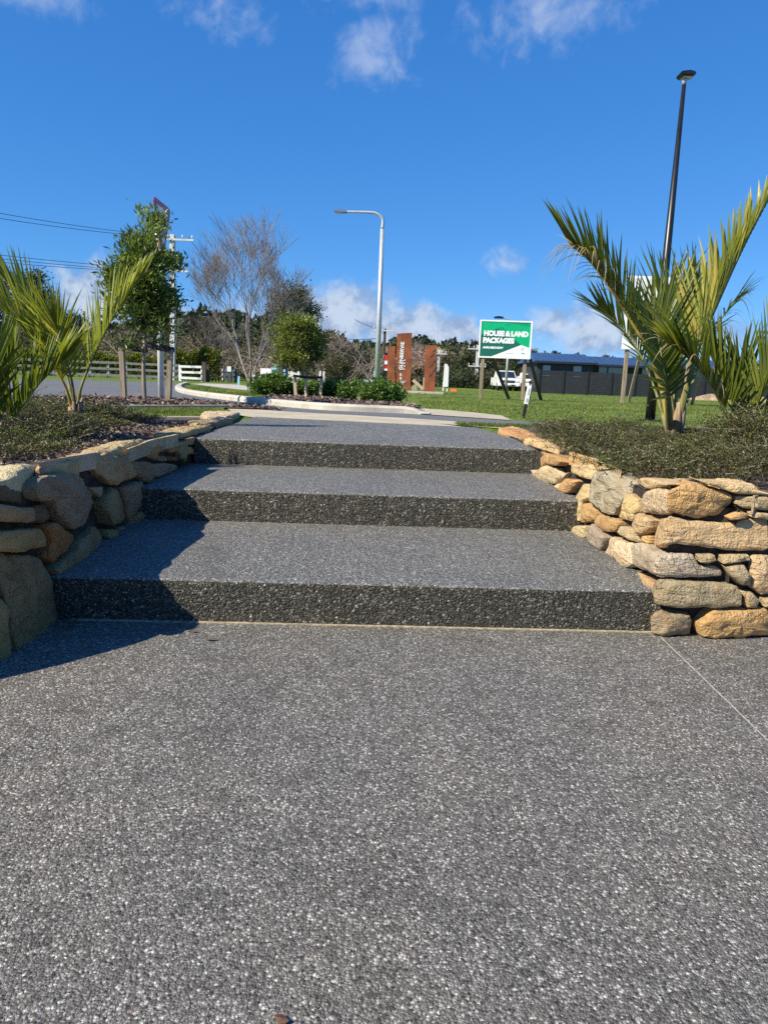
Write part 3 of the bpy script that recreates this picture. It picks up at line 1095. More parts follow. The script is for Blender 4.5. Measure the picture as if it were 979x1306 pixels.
face_stones(right_wall, RW, RMAP, R_STONES, 2.888, 640, 530)

left_wall = empty('stone_wall', tuple(LW[40]), 'low dry stone retaining wall at the left of the steps, its face in shade', 'wall', 'stone retaining walls beside the steps')
L_STONES = [
    (OLIVE, [(0, 622), (60, 612), (178, 618), (204, 690), (222, 800), (222, 862), (150, 930), (80, 985), (56, 985), (42, 800), (20, 700)]),
    (OLIVE, [(-70, 740), (0, 766), (36, 812), (44, 1000), (0, 1030), (-60, 1080)]),
    (DARK, [(-60, 620), (-4, 628), (14, 700), (30, 785), (-60, 730)]),
    (TAN, [(-60, 530), (60, 520), (178, 513), (206, 552), (200, 590), (80, 612), (-60, 604)]),
    (BUFF, [(-60, 420), (40, 424), (100, 436), (200, 432), (236, 456), (230, 476), (140, 500), (-60, 490)]),
    (DARK, [(-60, 352), (40, 348), (130, 352), (154, 386), (140, 428), (60, 420), (-60, 408)]),
    (GREY, [(137, 350), (180, 316), (270, 301), (330, 312), (384, 370), (394, 430), (345, 514), (270, 524), (236, 480), (206, 420), (152, 408)]),
    (RUST, [(182, 502), (226, 487), (308, 540), (290, 580), (216, 652), (196, 630), (206, 560)]),
    (OLIVE, [(206, 668), (296, 598), (318, 562), (390, 502), (418, 545), (414, 588), (330, 640), (285, 660), (216, 702)]),
    (PALE, [(345, 262), (430, 228), (490, 242), (526, 300), (520, 328), (435, 358), (386, 304)]),
    (OLIVE, [(396, 412), (440, 362), (464, 367), (488, 430), (480, 488), (420, 508), (406, 460)]),
    (GREY, [(467, 362), (550, 332), (564, 365), (550, 438), (502, 488), (490, 420)]),
    (OLIVE, [(417, 517), (460, 516), (470, 548), (440, 568), (419, 555)]),
    (GREY, [(472, 512), (494, 506), (499, 538), (476, 547)]),
    (GREY, [(532, 262), (574, 262), (588, 330), (566, 348), (532, 312)]),
    (GREY, [(580, 272), (630, 267), (690, 272), (690, 300), (602, 328), (586, 300)]),
    (OLIVE, [(502, 482), (560, 432), (574, 478), (540, 514), (511, 510)]),
    (TAN, [(660, 186), (690, 184), (690, 228), (662, 234)]),
    (BUFF, [(696, 192), (720, 184), (721, 268), (696, 260)]),
    (TAN, [(726, 207), (754, 206), (750, 238), (726, 240)]),
    (RUST, [(652, 242), (692, 246), (692, 264), (656, 264)]),
    (GREY, [(616, 237), (644, 242), (644, 264), (616, 264)]),
    (TAN, [(560, 200), (655, 188), (650, 228), (618, 230), (600, 262), (566, 240)]),
    (GREY, [(362, 362), (410, 354), (400, 400), (386, 400)]),
    (DARK, [(160, 430), (200, 420), (232, 470), (200, 500), (150, 500)]),
    (TAN, [(728, 175), (756, 168), (756, 202), (728, 204)]),
]
face_stones(left_wall, LW, LMAP, L_STONES, 2.967, 0, 500, (.86, .73, .56))      # tint painted in: darker, warmer stone to offset blue skylight on the shaded face


def behind_face(curve, sign, p, lim):
    """keep a capstone corner from hanging out over the wall face"""
    best = None
    for i in range(len(curve) - 1):
        a, e = curve[i], curve[i + 1] - curve[i]
        u = min(max((p.xy - a.xy).dot(e.xy) / e.length_squared, 0), 1)
        q = a + e * u
        dd = (p.xy - q.xy).length
        if best is None or dd < best[0]:
            best = (dd, q, Vector((-e.y, e.x, 0)).normalized() * sign)
    dd, q, n = best
    o_ = (Vector((p.x, p.y, 0)) - q).dot(n)
    if o_ > lim: p = p + n * (lim - o_)
    return p


def cap_px(parent, z, colr, pts, sc, ox, oy, thick=.075, name='capstone'):
    P = [onz(ox + x / sc, oy + y / sc, z) for x, y in pts]
    z = z + random.uniform(-.012, .016)
    P = [behind_face(*((RW, -1) if parent is right_wall else (LW, 1)), p, random.uniform(-.08, -.005)) for p in P]
    stone(parent, P, lambda x, y, w_: Vector((x, y, z + w_)), thick, 0.0, jit(colr), .88, gap=.008, name=name)


LC = [(.60, PALE, [(0, 292), (60, 282), (150, 292), (205, 306), (150, 345), (40, 350), (0, 345), (-70, 330), (-60, 300)]),
      (.60, TAN, [(128, 280), (230, 254), (330, 260), (376, 298), (300, 305), (205, 303)]),
      (.61, PALE, [(335, 252), (430, 226), (478, 238), (430, 268), (390, 296)]),
      (.60, TAN, [(287, 225), (400, 190), (540, 172), (600, 178), (520, 218), (440, 222), (345, 245)]),
      (.60, PALE, [(560, 184), (680, 160), (752, 160), (740, 172), (660, 182), (600, 196), (540, 214)]),
      (.575, TAN, [(572, 162), (640, 142), (720, 134), (806, 128), (796, 146), (740, 156), (650, 164)]),
      (.575, PALE, [(752, 90), (770, 68), (840, 62), (975, 76), (950, 94), (860, 104), (790, 108)]),
      (.565, BUFF, [(700, 118), (770, 110), (850, 108), (905, 104), (820, 124), (740, 132)])]
for z, c_, pts in LC: cap_px(left_wall, z, c_, pts, 2.967, 0, 500)
RC = [(.565, ORANGE, [(-90, 48), (40, 42), (110, 62), (165, 84), (60, 84), (10, 70)]),
      (.575, TAN, [(20, 86), (120, 92), (200, 96), (262, 104), (272, 122), (170, 130), (110, 118)]),
      (.60, ORANGE, [(112, 150), (140, 134), (210, 132), (250, 156), (226, 172), (170, 162)]),
      (.60, TAN, [(220, 172), (236, 152), (300, 150), (400, 178), (444, 204), (340, 202), (290, 186)]),
      (.61, BUFF, [(436, 228), (500, 222), (560, 234), (620, 250), (560, 258), (480, 250)]),
      (.60, TAN, [(590, 250), (640, 244), (720, 240), (690, 250), (640, 262)]),
      (.60, TAN, [(745, 248), (800, 240), (880, 250), (950, 282), (900, 292), (800, 268)]),
      (.60, BUFF, [(955, 286), (1010, 282), (1060, 300), (1040, 320), (970, 308)])]
for z, c_, pts in RC: cap_px(right_wall, z, c_, pts, 2.888, 640, 530)


def core(parent, curve, inset, top, name='wall_core'):
    m = MB(); vs = []
    for i, p in enumerate(curve):
        d = (curve[min(i + 1, len(curve) - 1)] - curve[max(i - 1, 0)]).normalized()
        nrm = Vector((-d.y, d.x, 0))
        if curve is RW: nrm = -nrm
        q = p - nrm * inset; q2 = p - nrm * (inset + .25)
        vs += [(q.x, q.y, -.05), (q.x, q.y, top), (q2.x, q2.y, top), (q2.x, q2.y, -.05)]
    n = len(curve)
    m.add(vs, [(i * 4 + k, (i + 1) * 4 + k, (i + 1) * 4 + (k + 1) % 4, i * 4 + (k + 1) % 4) for i in range(n - 1) for k in range(4)])
    return m.build(name, 'wall_core', parent), [Vector((v[0], v[1], 0)) for v in vs[1::4]]


_, RIN = core(right_wall, RW, .06, .545)
_, LIN = core(left_wall, LW, .06, .545)

# garden beds behind the walls
right_bed = [p.xy for p in RIN[::6]] + [Vector((6.5, RIN[-1].y)), Vector((6.5, 8.2)), gnd(979, 562).xy, gnd(720, 549.5).xy, gnd(640, 548).xy]
left_bed = [p.xy for p in LIN[::6]] + [Vector((-7, LIN[-1].y)), Vector((-7, 6.9)), gnd(60, 539).xy, gnd(262, 537).xy, gnd(300, 531.5).xy]
drape('garden_bed', right_bed, 0, 'garden_soil', flat=.55)
drape('garden_bed', left_bed, 0, 'garden_soil', flat=.55)

# ================================================================== THINGS
X, Y_, Z = Vector((1, 0, 0)), Vector((0, 1, 0)), Vector((0, 0, 1))

# ------------------------------------------------------------------ palms


def frond(parent, path, nrm, lmax, n=30, start=.22, vang=.75, a0=1.0, a1=.32, droop=.12, tint=(.25, .6), wid=.026, dead=0.0, stalk='palm_stalk_green', r0=.016, sides=(-1, 1), lprof=None, tipdead=.0):
    """path: list of (photo x, photo y, depth Y); nrm: which way the leaflets rise from the stalk"""
    pts = catmull([at(*p) for p in path], 48)
    N0 = Vector(nrm).normalized()
    m = MB()
    m.tube(pts, [r0 * (.16 + 1.2 * (1 - i / 47) ** 2.2) for i in range(48)], 8)
    V, F, T = [], [], []
    n = int(n * .92)
    for k in range(n):
        s_ = start + (1 - start) * (k + .5) / n
        i = min(int(s_ * 47), 46); u = s_ * 47 - i
        p = pts[i] * (1 - u) + pts[i + 1] * u
        tg = (pts[i + 1] - pts[i]).normalized()
        N = (N0 - tg * N0.dot(tg)).normalized()
        S = tg.cross(N).normalized()
        q = (s_ - start) / (1 - start)
        prof = (.55 + .9 * q) if q < .5 else 1.0 - .55 * ((q - .5) / .5) ** 1.6
        if lprof: prof = lprof(q)
        for sd in sides:
            a = a0 * 1.12 + (a1 * 1.25 - a0 * 1.12) * q + random.uniform(-.07, .07)
            va = vang + random.uniform(-.2, .2)
            d = (tg * math.cos(a) + (S * sd * math.cos(va) + N * math.sin(va)) * math.sin(a)).normalized()
            L = lmax * prof * random.uniform(.9, 1.08)
            wv = (tg - d * tg.dot(d))
            wv = wv.normalized() if wv.length > 1e-4 else S
            wv = (wv * .85 + N.cross(d).normalized() * .35 * sd).normalized()
            tn = random.uniform(*tint)
            isdead = random.random() < dead
            curl = random.uniform(-.1, .1)
            b = len(V)
            segs = 6
            hang = droop * random.uniform(.6, 1.5) + (random.uniform(.35, .9) if isdead else 0)
            for j in range(segs + 1):
                t = j / segs
                c = p + d * (L * t) - Z * (hang * L * t ** 2.2) + S * (curl * L * t * t)
                w_ = wid * .95 * (.5 + .5 * min(1, t / .2)) * (1 - t ** 2.0 * .95) * (.5 if isdead else 1)
                ww = wv * w_ * .5
                fold = N.cross(wv).cross(wv) if False else d.cross(wv) * (w_ * .16)
                V += [c - ww + fold, c - fold * .6, c + ww + fold]
                tt = tn + (.25 * max(0, t - .75) / .25 * tipdead if not isdead else .45 + .3 * t)
                T += [min(1, tt)] * 3
            for j in range(segs):
                o_ = b + j * 3
                F += [(o_, o_ + 1, o_ + 4, o_ + 3), (o_ + 1, o_ + 2, o_ + 5, o_ + 4)]
    fo = arrays_mesh('frond', np.array([tuple(v) for v in V]), np.array(F), 'palm_leaf', parent, np.array(T), smooth=True)
    m.build('stalk', stalk, fo, smooth=True)
    return fo


def palm_base(parent, base, r, h, mat='palm_fibre'):
    m = MB()
    for k in range(7):
        a = k * 2.4
        d = Vector((math.cos(a), math.sin(a), 0))
        m.tube([base + d * r * .2 - Z * .03, base + d * r * .5 + Z * h * .45, base + d * r * (.45 + .4 * random.random()) + Z * h * (.75 + .5 * random.random())], [r * .55, r * .42, r * .12], 6)
    return m.build('sheath', mat, parent, smooth=True)


# right tall palm
YP = 6.5
pb = at(858, 553, YP)
right_palm = empty('nikau_palm', tuple(pb), 'tall nikau palm with golden frond standing before the black lamp post', 'palm', 'young palms in the garden beds')
palm_base(right_palm, at(858, 552, YP), .1, .24)
frond(right_palm, [(856, 548, YP), (846, 500, YP), (828, 450, YP - .1), (806, 412, YP - .15), (780, 372, YP - .2), (754, 336, YP - .25), (728, 312, YP - .3)], (.65, -.25, .72), .62, n=42, start=.36, vang=.85, a0=.72, a1=.26, tint=(.2, .66), tipdead=.8, stalk='palm_stalk_yellow', r0=.032, wid=.034, droop=.05, lprof=lambda q: (.7 + .6 * q) if q < .5 else 1.0 - .5 * (q - .5))
frond(right_palm, [(858, 548, YP), (853, 490, YP + .05), (850, 440, YP + .1), (851, 405, YP + .15), (852, 375, YP + .2)], (0, -1, .15), .72, n=24, start=.3, vang=.35, a0=.7, a1=.12, tint=(.05, .5), droop=.01, r0=.028, wid=.034)
frond(right_palm, [(862, 548, YP), (874, 500, YP - .05), (892, 440, YP - .05), (918, 380, YP), (948, 315, YP), (984, 245, YP)], (-.8, -.25, .55), .8, n=44, start=.36, vang=.95, a0=.6, a1=.2, tint=(.45, .86), tipdead=.5, r0=.032, wid=.042, droop=.02, lprof=lambda q: 1.0 - .68 * q)
frond(right_palm, [(866, 548, YP), (882, 490, YP + .25), (905, 430, YP + .35), (926, 398, YP + .4), (945, 375, YP + .4)], (.1, .2, 1), .5, n=22, start=.45, vang=.1, a0=.9, a1=.4, droop=.2, tint=(.0, .3), dead=.3, tipdead=1, r0=.016)
frond(right_palm, [(854, 548, YP), (850, 500, YP - .3), (844, 460, YP - .4), (838, 425, YP - .4), (830, 395, YP - .35)], (.15, -1, .2), .62, n=34, start=.2, vang=.5, a0=.75, a1=.22, tint=(.1, .5), r0=.028, wid=.034, droop=.03)
frond(right_palm, [(860, 548, YP), (862, 490, YP + .2), (872, 440, YP + .3), (884, 395, YP + .35), (892, 370, YP + .35)], (-.3, .8, .4), .66, n=26, start=.3, vang=.4, a0=.7, a1=.2, tint=(.15, .6), r0=.024, wid=.034, droop=.02)
frond(right_palm, [(850, 548, YP), (836, 500, YP + .2), (815, 450, YP + .3), (790, 415, YP + .35), (765, 392, YP + .35)], (.3, .3, .8), .6, n=26, start=.4, vang=.3, a0=.8, a1=.3, tint=(.1, .5), r0=.015, wid=.03, droop=.08, tipdead=.6)
# withered hanging tip of the outer frond
frond(right_palm, [(790, 385, YP - .2), (770, 350, YP - .25), (748, 325, YP - .3), (724, 312, YP - .32)], (-.4, 0, .9), .5, n=20, start=.1, vang=.2, a0=.7, a1=.4, droop=.35, tint=(.88, 1.0), dead=.85, wid=.02, r0=.005, stalk='palm_fibre')

# second palm at the right edge
YQ = 5.3
right_palm2 = empty('nikau_palm', tuple(at(945, 556, YQ)), 'bushy green nikau palm cut by the right picture edge, behind the shrub mound', 'palm', 'young palms in the garden beds')
palm_base(right_palm2, at(945, 560, YQ), .07, .16)
frond(right_palm2, [(938, 560, YQ), (922, 520, YQ), (898, 480, YQ - .1), (875, 455, YQ - .15), (855, 440, YQ - .2)], (.45, -.2, .85), .62, n=38, start=.22, vang=.75, a0=.6, a1=.2, tint=(.3, .66), tipdead=1, r0=.014, dead=.1, wid=.026)
frond(right_palm2, [(940, 560, YQ), (932, 515, YQ), (918, 480, YQ + .05), (904, 450, YQ + .1)], (.7, -.3, .6), .55, n=28, start=.2, vang=.8, a0=.6, a1=.2, tint=(.2, .6), r0=.013, droop=.03)
frond(right_palm2, [(948, 560, YQ), (948, 520, YQ + .05), (946, 490, YQ + .1), (944, 465, YQ + .1)], (0, -1, .2), .5, n=24, start=.15, vang=.4, a0=.7, a1=.15, tint=(.2, .6), droop=.02, r0=.013)
frond(right_palm2, [(952, 560, YQ), (966, 515, YQ), (985, 475, YQ), (1010, 440, YQ)], (-.7, -.3, .6), .58, n=32, start=.2, vang=.85, a0=.6, a1=.2, tint=(.25, .68), r0=.013, droop=.04)
frond(right_palm2, [(954, 560, YQ), (985, 530, YQ - .05), (1030, 505, YQ - .1), (1080, 495, YQ - .1)], (-.2, -.2, .9), .5, n=26, start=.2, vang=.7, a0=.7, a1=.25, tint=(.3, .7), r0=.013)

# left palm
YA = 6.0
left_palm = empty('nikau_palm', tuple(at(97, 532, YA)), 'bright yellow-green nikau palm in the left bed before the road', 'palm', 'young palms in the garden beds')
palm_base(left_palm, at(97, 532, YA), .07, .13)
frond(left_palm, [(98, 528, YA), (104, 492, YA), (126, 440, YA), (148, 398, YA), (166, 372, YA), (182, 352, YA)], (-.8, -.3, .5), .58, n=38, start=.26, vang=.8, a0=.55, a1=.18, tint=(.38, .68), r0=.013, wid=.022, stalk='palm_stalk_green', droop=.02, lprof=lambda q: 1.0 - .6 * q)
frond(left_palm, [(96, 528, YA), (92, 488, YA - .1), (82, 450, YA - .2), (74, 425, YA - .3), (68, 405, YA - .35)], (.25, -.95, .25), .5, n=28, start=.28, vang=.45, a0=.75, a1=.12, droop=.01, tint=(.45, .72), r0=.012, wid=.022)
frond(left_palm, [(94, 528, YA), (82, 490, YA - .1), (58, 452, YA - .2), (20, 412, YA - .35), (-25, 372, YA - .45)], (.55, -.3, .8), .66, n=44, start=.28, vang=.85, a0=.6, a1=.2, tint=(.45, .76), r0=.013, wid=.024, stalk='palm_stalk_yellow', droop=.03)
frond(left_palm, [(95, 528, YA), (85, 478, YA + .1), (66, 435, YA + .1), (35, 390, YA + .1), (0, 350, YA)], (.65, -.3, .7), .56, n=38, start=.28, vang=.8, a0=.6, a1=.2, tint=(.4, .7), r0=.013, wid=.024, droop=.02)

YB = 4.6
left_palm2 = empty('nikau_palm', tuple(at(6, 556, YB)), 'small dark nikau palm cut by the left picture edge', 'palm', 'young palms in the garden beds')
palm_base(left_palm2, at(6, 556, YB), .05, .12)
frond(left_palm2, [(8, 552, YB), (22, 528, YB), (48, 492, YB), (74, 466, YB), (92, 450, YB)], (-.7, -.3, .6), .5, n=36, start=.15, vang=.85, a0=.65, a1=.2, tint=(.2, .6), r0=.01, wid=.021, droop=.03, lprof=lambda q: 1.0 - .55 * q)
frond(left_palm2, [(5, 552, YB), (6, 520, YB), (10, 485, YB), (18, 455, YB)], (-.9, -.2, .3), .42, n=26, start=.2, vang=.6, a0=.5, a1=.2, tint=(.15, .6), r0=.01, wid=.021, dead=.1, droop=.03)
frond(left_palm2, [(3, 552, YB), (-4, 505, YB - .1), (-6, 470, YB - .2), (-4, 440, YB - .2)], (.3, -.9, .2), .42, n=24, start=.2, vang=.4, a0=.6, a1=.15, tint=(.15, .55), r0=.01, wid=.021, droop=.02)
frond(left_palm2, [(2, 552, YB), (-20, 510, YB), (-60, 470, YB), (-110, 445, YB)], (.5, -.2, .8), .5, n=28, start=.2, vang=.8, a0=.65, a1=.25, tint=(.2, .6), r0=.01, wid=.022)

# ------------------------------------------------------------------ ground cover in the beds


def limbs(parent, base, fork, C, r, mat, name='trunk', every=2, sides=6):
    m = MB()
    base, fork = Vector(base), Vector(fork)
    mid = (base + fork) / 2 + Vector((random.uniform(-1, 1), random.uniform(-1, 1), 0)) * (fork - base).length * .02
    m.tube([base - Z * .05, base + (mid - base) * .1, mid, fork], [r * 1.35, r, r * .9, r * .75], sides + 2)
    for i in range(0, len(C), every):
        t = Vector(C[i])
        q = fork + (t - fork) * .5 + Z * (t - fork).length * random.uniform(-.05, .15)
        m.tube([fork - Z * .02, q, t], [r * .45, r * .25, r * .06], 5)
    return m.build(name, mat, parent, smooth=True)




def ground_cover(name, P2, height, n_per, leaf, tint_lo, tint_hi, label, mat='ground_cover_leaf', base=.55, stems=True):
    """P2: (k,2) feet of the sprays; each spray is an arching stem set with small leaves"""
    k = len(P2)
    H = height * rng.uniform(.6, 1.2, k)
    tall = rng.random(k) < .06
    H[tall] *= rng.uniform(1.2, 1.9, tall.sum())
    th = rng.uniform(0, 2 * np.pi, k)
    D = np.stack([np.cos(th), np.sin(th)], 1)
    ln = rng.uniform(.06, .17, k) + H * .3
    bend = rng.uniform(.5, 1.0, k)
    cl = fbm2(P2, 2.2, 3.1) * .3
    dry = (fbm2(P2, 1.3, 8.8) > .25) * .08

    def pos(t):
        P = np.zeros((k, 3))
        P[:, :2] = P2 + D * (ln * t ** 1.3)[:, None]
        P[:, 2] = base + H * np.sin(np.clip(t * (1.25 + .5 * bend), 0, 2.2)) 
        return P
    allP, allA, allT = [], [], []
    for j in range(n_per):
        t = .25 + .75 * (j + rng.random(k)) / n_per
        P = pos(t)
        tg = unit(pos(t + .04) - P)
        sd = unit(np.cross(tg, rng.normal(size=(k, 3))))
        A = tg * .55 + sd * .85
        A[:, 2] += .15
        allP.append(P + rng.normal(size=(k, 3)) * .002); allA.append(A)
        allT.append(np.clip(.2 + .38 * t + cl + rng.normal(size=k) * .13, tint_lo, tint_hi))
    P = np.concatenate(allP); A = np.concatenate(allA); T = np.concatenate(allT)
    T[rng.random(len(T)) < .01] = 1.0
    gp = np.tile(fbm2(P2, 3.0, 21.0) > .38, n_per) & (rng.random(len(T)) < .5)
    T[gp] = rng.uniform(.9, .97, gp.sum())       # fresh green shoots here and there
    L = rng.uniform(.7, 1.35, len(P)) * leaf
    o = leaves(name, P, A, L, L * .55, T, mat)
    tag(o, label, 'ground cover', kind='stuff')
    if stems:
        q = np.arange(0, k, 2)
        a = pos(0.0)[q]; m1 = pos(.5)[q]; b = pos(1.0)[q]
        m_ = len(q)
        A_ = np.concatenate([a, m1]); B_ = np.concatenate([m1, b])
        dA = B_ - A_
        V, F, T_ = leaf_arrays(A_, dA, np.linalg.norm(dA, axis=1) * 1.02, np.full(2 * m_, .004), rng.uniform(0, .75, 2 * m_), .0)
        arrays_mesh('stems', V, F, 'dry_stem', o, T_)
    return o


def bed_height(P, poly, clumps, rlo, rhi, hlo, hhi):
    """plants grow as separate mounds: the height at a point is that of the tallest mound over it"""
    C = scatter(poly, clumps)
    R = rng.uniform(rlo, rhi, clumps); Hc = rng.uniform(hlo, hhi, clumps) * (.5 + .5 * R / rhi)
    H = np.zeros(len(P))
    for c, r, h in zip(C, R, Hc):
        d = np.hypot(P[:, 0] - c[0], P[:, 1] - c[1]) / r
        H = np.maximum(H, h * np.clip(1 - d * d, 0, 1))
    return H


# right bed: a low dark mat rising to a mound at the right
rpoly = [tuple(onz(*p).xy) for p in ((690, 557, .55), (712, 575, .57), (780, 600, .6), (850, 606, .62), (920, 606, .62), (979, 608, .62), (1120, 615, .6), (1150, 560, .6), (979, 551, .6), (850, 549, .57), (760, 549, .55), (700, 550, .55))]
P2 = scatter(rpoly, 9500)
Hh = bed_height(P2, rpoly, 80, .16, .42, .06, .25) * np.clip(1.3 - (P2[:, 1] - 3.2) * .2, .55, 1.15)
kp = Hh > .02 + rng.random(len(P2)) * .02
P2, Hh = P2[kp], Hh[kp]
ground_cover('ground_cover', P2, Hh, 24, .0125, .02, .98, 'dense dark small-leaved ground cover over the right bed')
lpoly = [tuple(onz(*p).xy) for p in ((-60, 592, .57), (0, 585, .57), (60, 578, .57), (110, 562, .57), (128, 545, .57), (190, 541, .55), (205, 536, .55), (140, 531, .55), (60, 527, .55), (-80, 528, .55))]
P2 = scatter(lpoly, 5000)
Hh = bed_height(P2, lpoly, 60, .15, .4, .06, .19)
kp = Hh > .02 + rng.random(len(P2)) * .02
P2, Hh = P2[kp], Hh[kp]
ground_cover('ground_cover', P2, Hh, 22, .0125, .02, .9, 'patchy dark small-leaved ground cover round the left palms')


mb_ = at(985, 574, 4.7); mb_.z = .55
sm = empty('shrub', tuple(mb_), 'rounded dark small-leaved shrub mound before the palm at the right picture edge', 'shrub')
mc_ = np.array([mb_.x, mb_.y, .68])
ncl = 900
dd_ = unit(rng.normal(size=(ncl, 3))); dd_[:, 2] = np.abs(dd_[:, 2])
tip = mc_ + dd_ * np.array([.5, .42, .27]) * rng.uniform(.7, 1.12, (ncl, 1))
root = mc_ + (tip - mc_) * .35 - np.array([0, 0, .08])
kk = np.repeat(np.arange(ncl), 26)
tt_ = rng.random(len(kk)) ** .7
Pp = root[kk] + (tip[kk] - root[kk]) * tt_[:, None] + rng.normal(size=(len(kk), 3)) * .012
Ll = rng.uniform(.7, 1.3, len(kk)) * .015
leaves('crown', Pp, (tip - root)[kk] * 1.2 + rng.normal(size=(len(kk), 3)) * .25, Ll, Ll * .55, np.clip(.12 + .5 * tt_ + rng.normal(size=len(kk)) * .12, 0, .95), 'ground_cover_leaf', sm)
limbs(sm, mb_, mb_ + Z * .1, [tuple(q) for q in tip[::12]], .012, 'bark_pale', name='stem', every=1)


def chips(name, poly, n, z, size, label, mat='bark_chip', ground=False):
    P = scatter(poly, n)
    zz = (gnp(P[:, 1]) + z) if ground else np.full(n, z)
    P3 = np.concatenate([P, (zz + rng.uniform(0, .012, n))[:, None]], 1)
    A = rng.normal(size=(n, 3)); A[:, 2] *= .25
    L = rng.uniform(.4, 1.3, n) * size
    o = leaves(name, P3, A, L, L * rng.uniform(.25, .6, n), np.clip(rng.normal(.45, .25, n), 0, 1), mat, fold=.3)
    tag(o, label, 'mulch', kind='stuff')
    return o


chips('bark_mulch', [tuple(p) for p in left_mulch], 9000, .025, .07, 'brown bark mulch chips round the staked tree by the road', ground=True)
chips('bark_mulch', [tuple(p) for p in island_mulch], 2500, .055, .08, 'brown bark mulch under the island shrubs', ground=True)
lb = [tuple(p) for p in left_bed if p[0] > -4.5 and p[1] > 1.5]
chips('leaf_litter', [tuple(onz(*p).xy) for p in ((-60, 600, .56), (60, 588, .56), (150, 560, .56), (262, 545, .56), (262, 537, .56), (150, 538, .56), (-60, 540, .56))], 7000, .553, .035, 'dry bark and twig litter in the left bed')
chips('leaf_litter', [tuple(onz(*p).xy) for p in ((690, 556, .56), (720, 578, .58), (850, 612, .58), (1000, 632, .58), (1150, 640, .58), (1150, 560, .56), (720, 550, .56))], 7000, .553, .03, 'dry bark and twig litter along the right bed')

# ------------------------------------------------------------------ grass


def grass(name, poly, n, h, wd, label):
    P = scatter(poly, n)
    z = gnp(P[:, 1]) - .004
    P3 = np.concatenate([P, z[:, None]], 1)
    A = rng.normal(size=(n, 3)) * .4; A[:, 2] = 1
    L = rng.uniform(.5, 1.25, n) * h
    t = np.clip(.45 + fbm2(P, .6, 2.0) * .5 + fbm2(P, 2.7, 7.0) * .3 + rng.normal(size=n) * .16, 0, 1)
    o = leaves(name, P3, A, L, np.full(n, wd) * rng.uniform(.6, 1.3, n), t, 'grass_blade', fold=.1)
    tag(o, label, 'grass', kind='stuff')


grass('grass', [tuple(gnd(*p).xy) for p in ((60, 537), (262, 535.5), (285, 522.5), (60, 522.8))], 16000, .045, .008, 'strip of bright grass between the left bed and the mulch')
lawn_near = [tuple(gnd(*p).xy) for p in ((545, 523), (600, 525.5), (645, 531.5), (655, 536.5), (720, 540), (1050, 551), (1150, 524), (979, 518), (700, 511), (560, 506), (530, 508))]
grass('grass', lawn_near, 42000, .05, .013, 'mown lawn beyond the road, its near half')
lawn_far = [tuple(gnd(*p).xy) for p in ((530, 508), (560, 506), (700, 511), (979, 518), (1150, 524), (1150, 508), (979, 506), (760, 503), (560, 496.5), (500, 497))]
grass('grass', lawn_far, 26000, .06, .03, 'mown lawn before the grey fence, its far half')
grass('grass', [tuple(gnd(*p).xy) for p in ((585, 544), (650, 547), (735, 549), (725, 546.3), (650, 544), (580, 541))], 3500, .05, .009, 'thin strip of grass beside the landing')
grass('grass', [tuple(gnd(*p).xy) for p in ((234, 499), (300, 509), (340, 510), (350, 504), (300, 500), (270, 495), (240, 492), (230, 494))], 9000, .06, .02, 'strip of grass on the traffic island')

# ------------------------------------------------------------------ trees and shrubs


def cloud(center, radii, n, clumps, spread, leaf, up=.2, shell=.55, seedt=(.15, .85), irr=(.75, 1.12)):
    """leaf positions gathered in clumps through an ellipsoid; tint varies by clump, paler towards the top"""
    c = np.array(center, float); r = np.array(radii, float)
    d = unit(rng.normal(size=(clumps, 3)))
    rad = (shell + (1 - shell) * rng.random(clumps)) ** .7
    C = c + d * rad[:, None] * r * rng.uniform(*irr, (clumps, 1))
    k = rng.integers(0, clumps, n)
    P = C[k] + rng.normal(size=(n, 3)) * spread * np.array([1, 1, .75])
    A = unit((P - c) / r) * .6 + rng.normal(size=(n, 3)) * .6; A[:, 2] += up
    ct = rng.uniform(*seedt, clumps)
    T = np.clip(ct[k] * .75 + .15 + rng.normal(size=n) * .12 + .12 * (P[:, 2] - c[2]) / r[2], 0, 1)
    L = rng.uniform(.6, 1.3, n) * leaf
    return P, A, L, T, C


def crown(parent, center, radii, n, clumps, spread, leaf, mat, name='crown', wr=.45, **kw):
    P, A, L, T, C = cloud(center, radii, n, clumps, spread, leaf, **kw)
    leaves(name, P, A, L, L * wr, T, mat, parent)
    return C


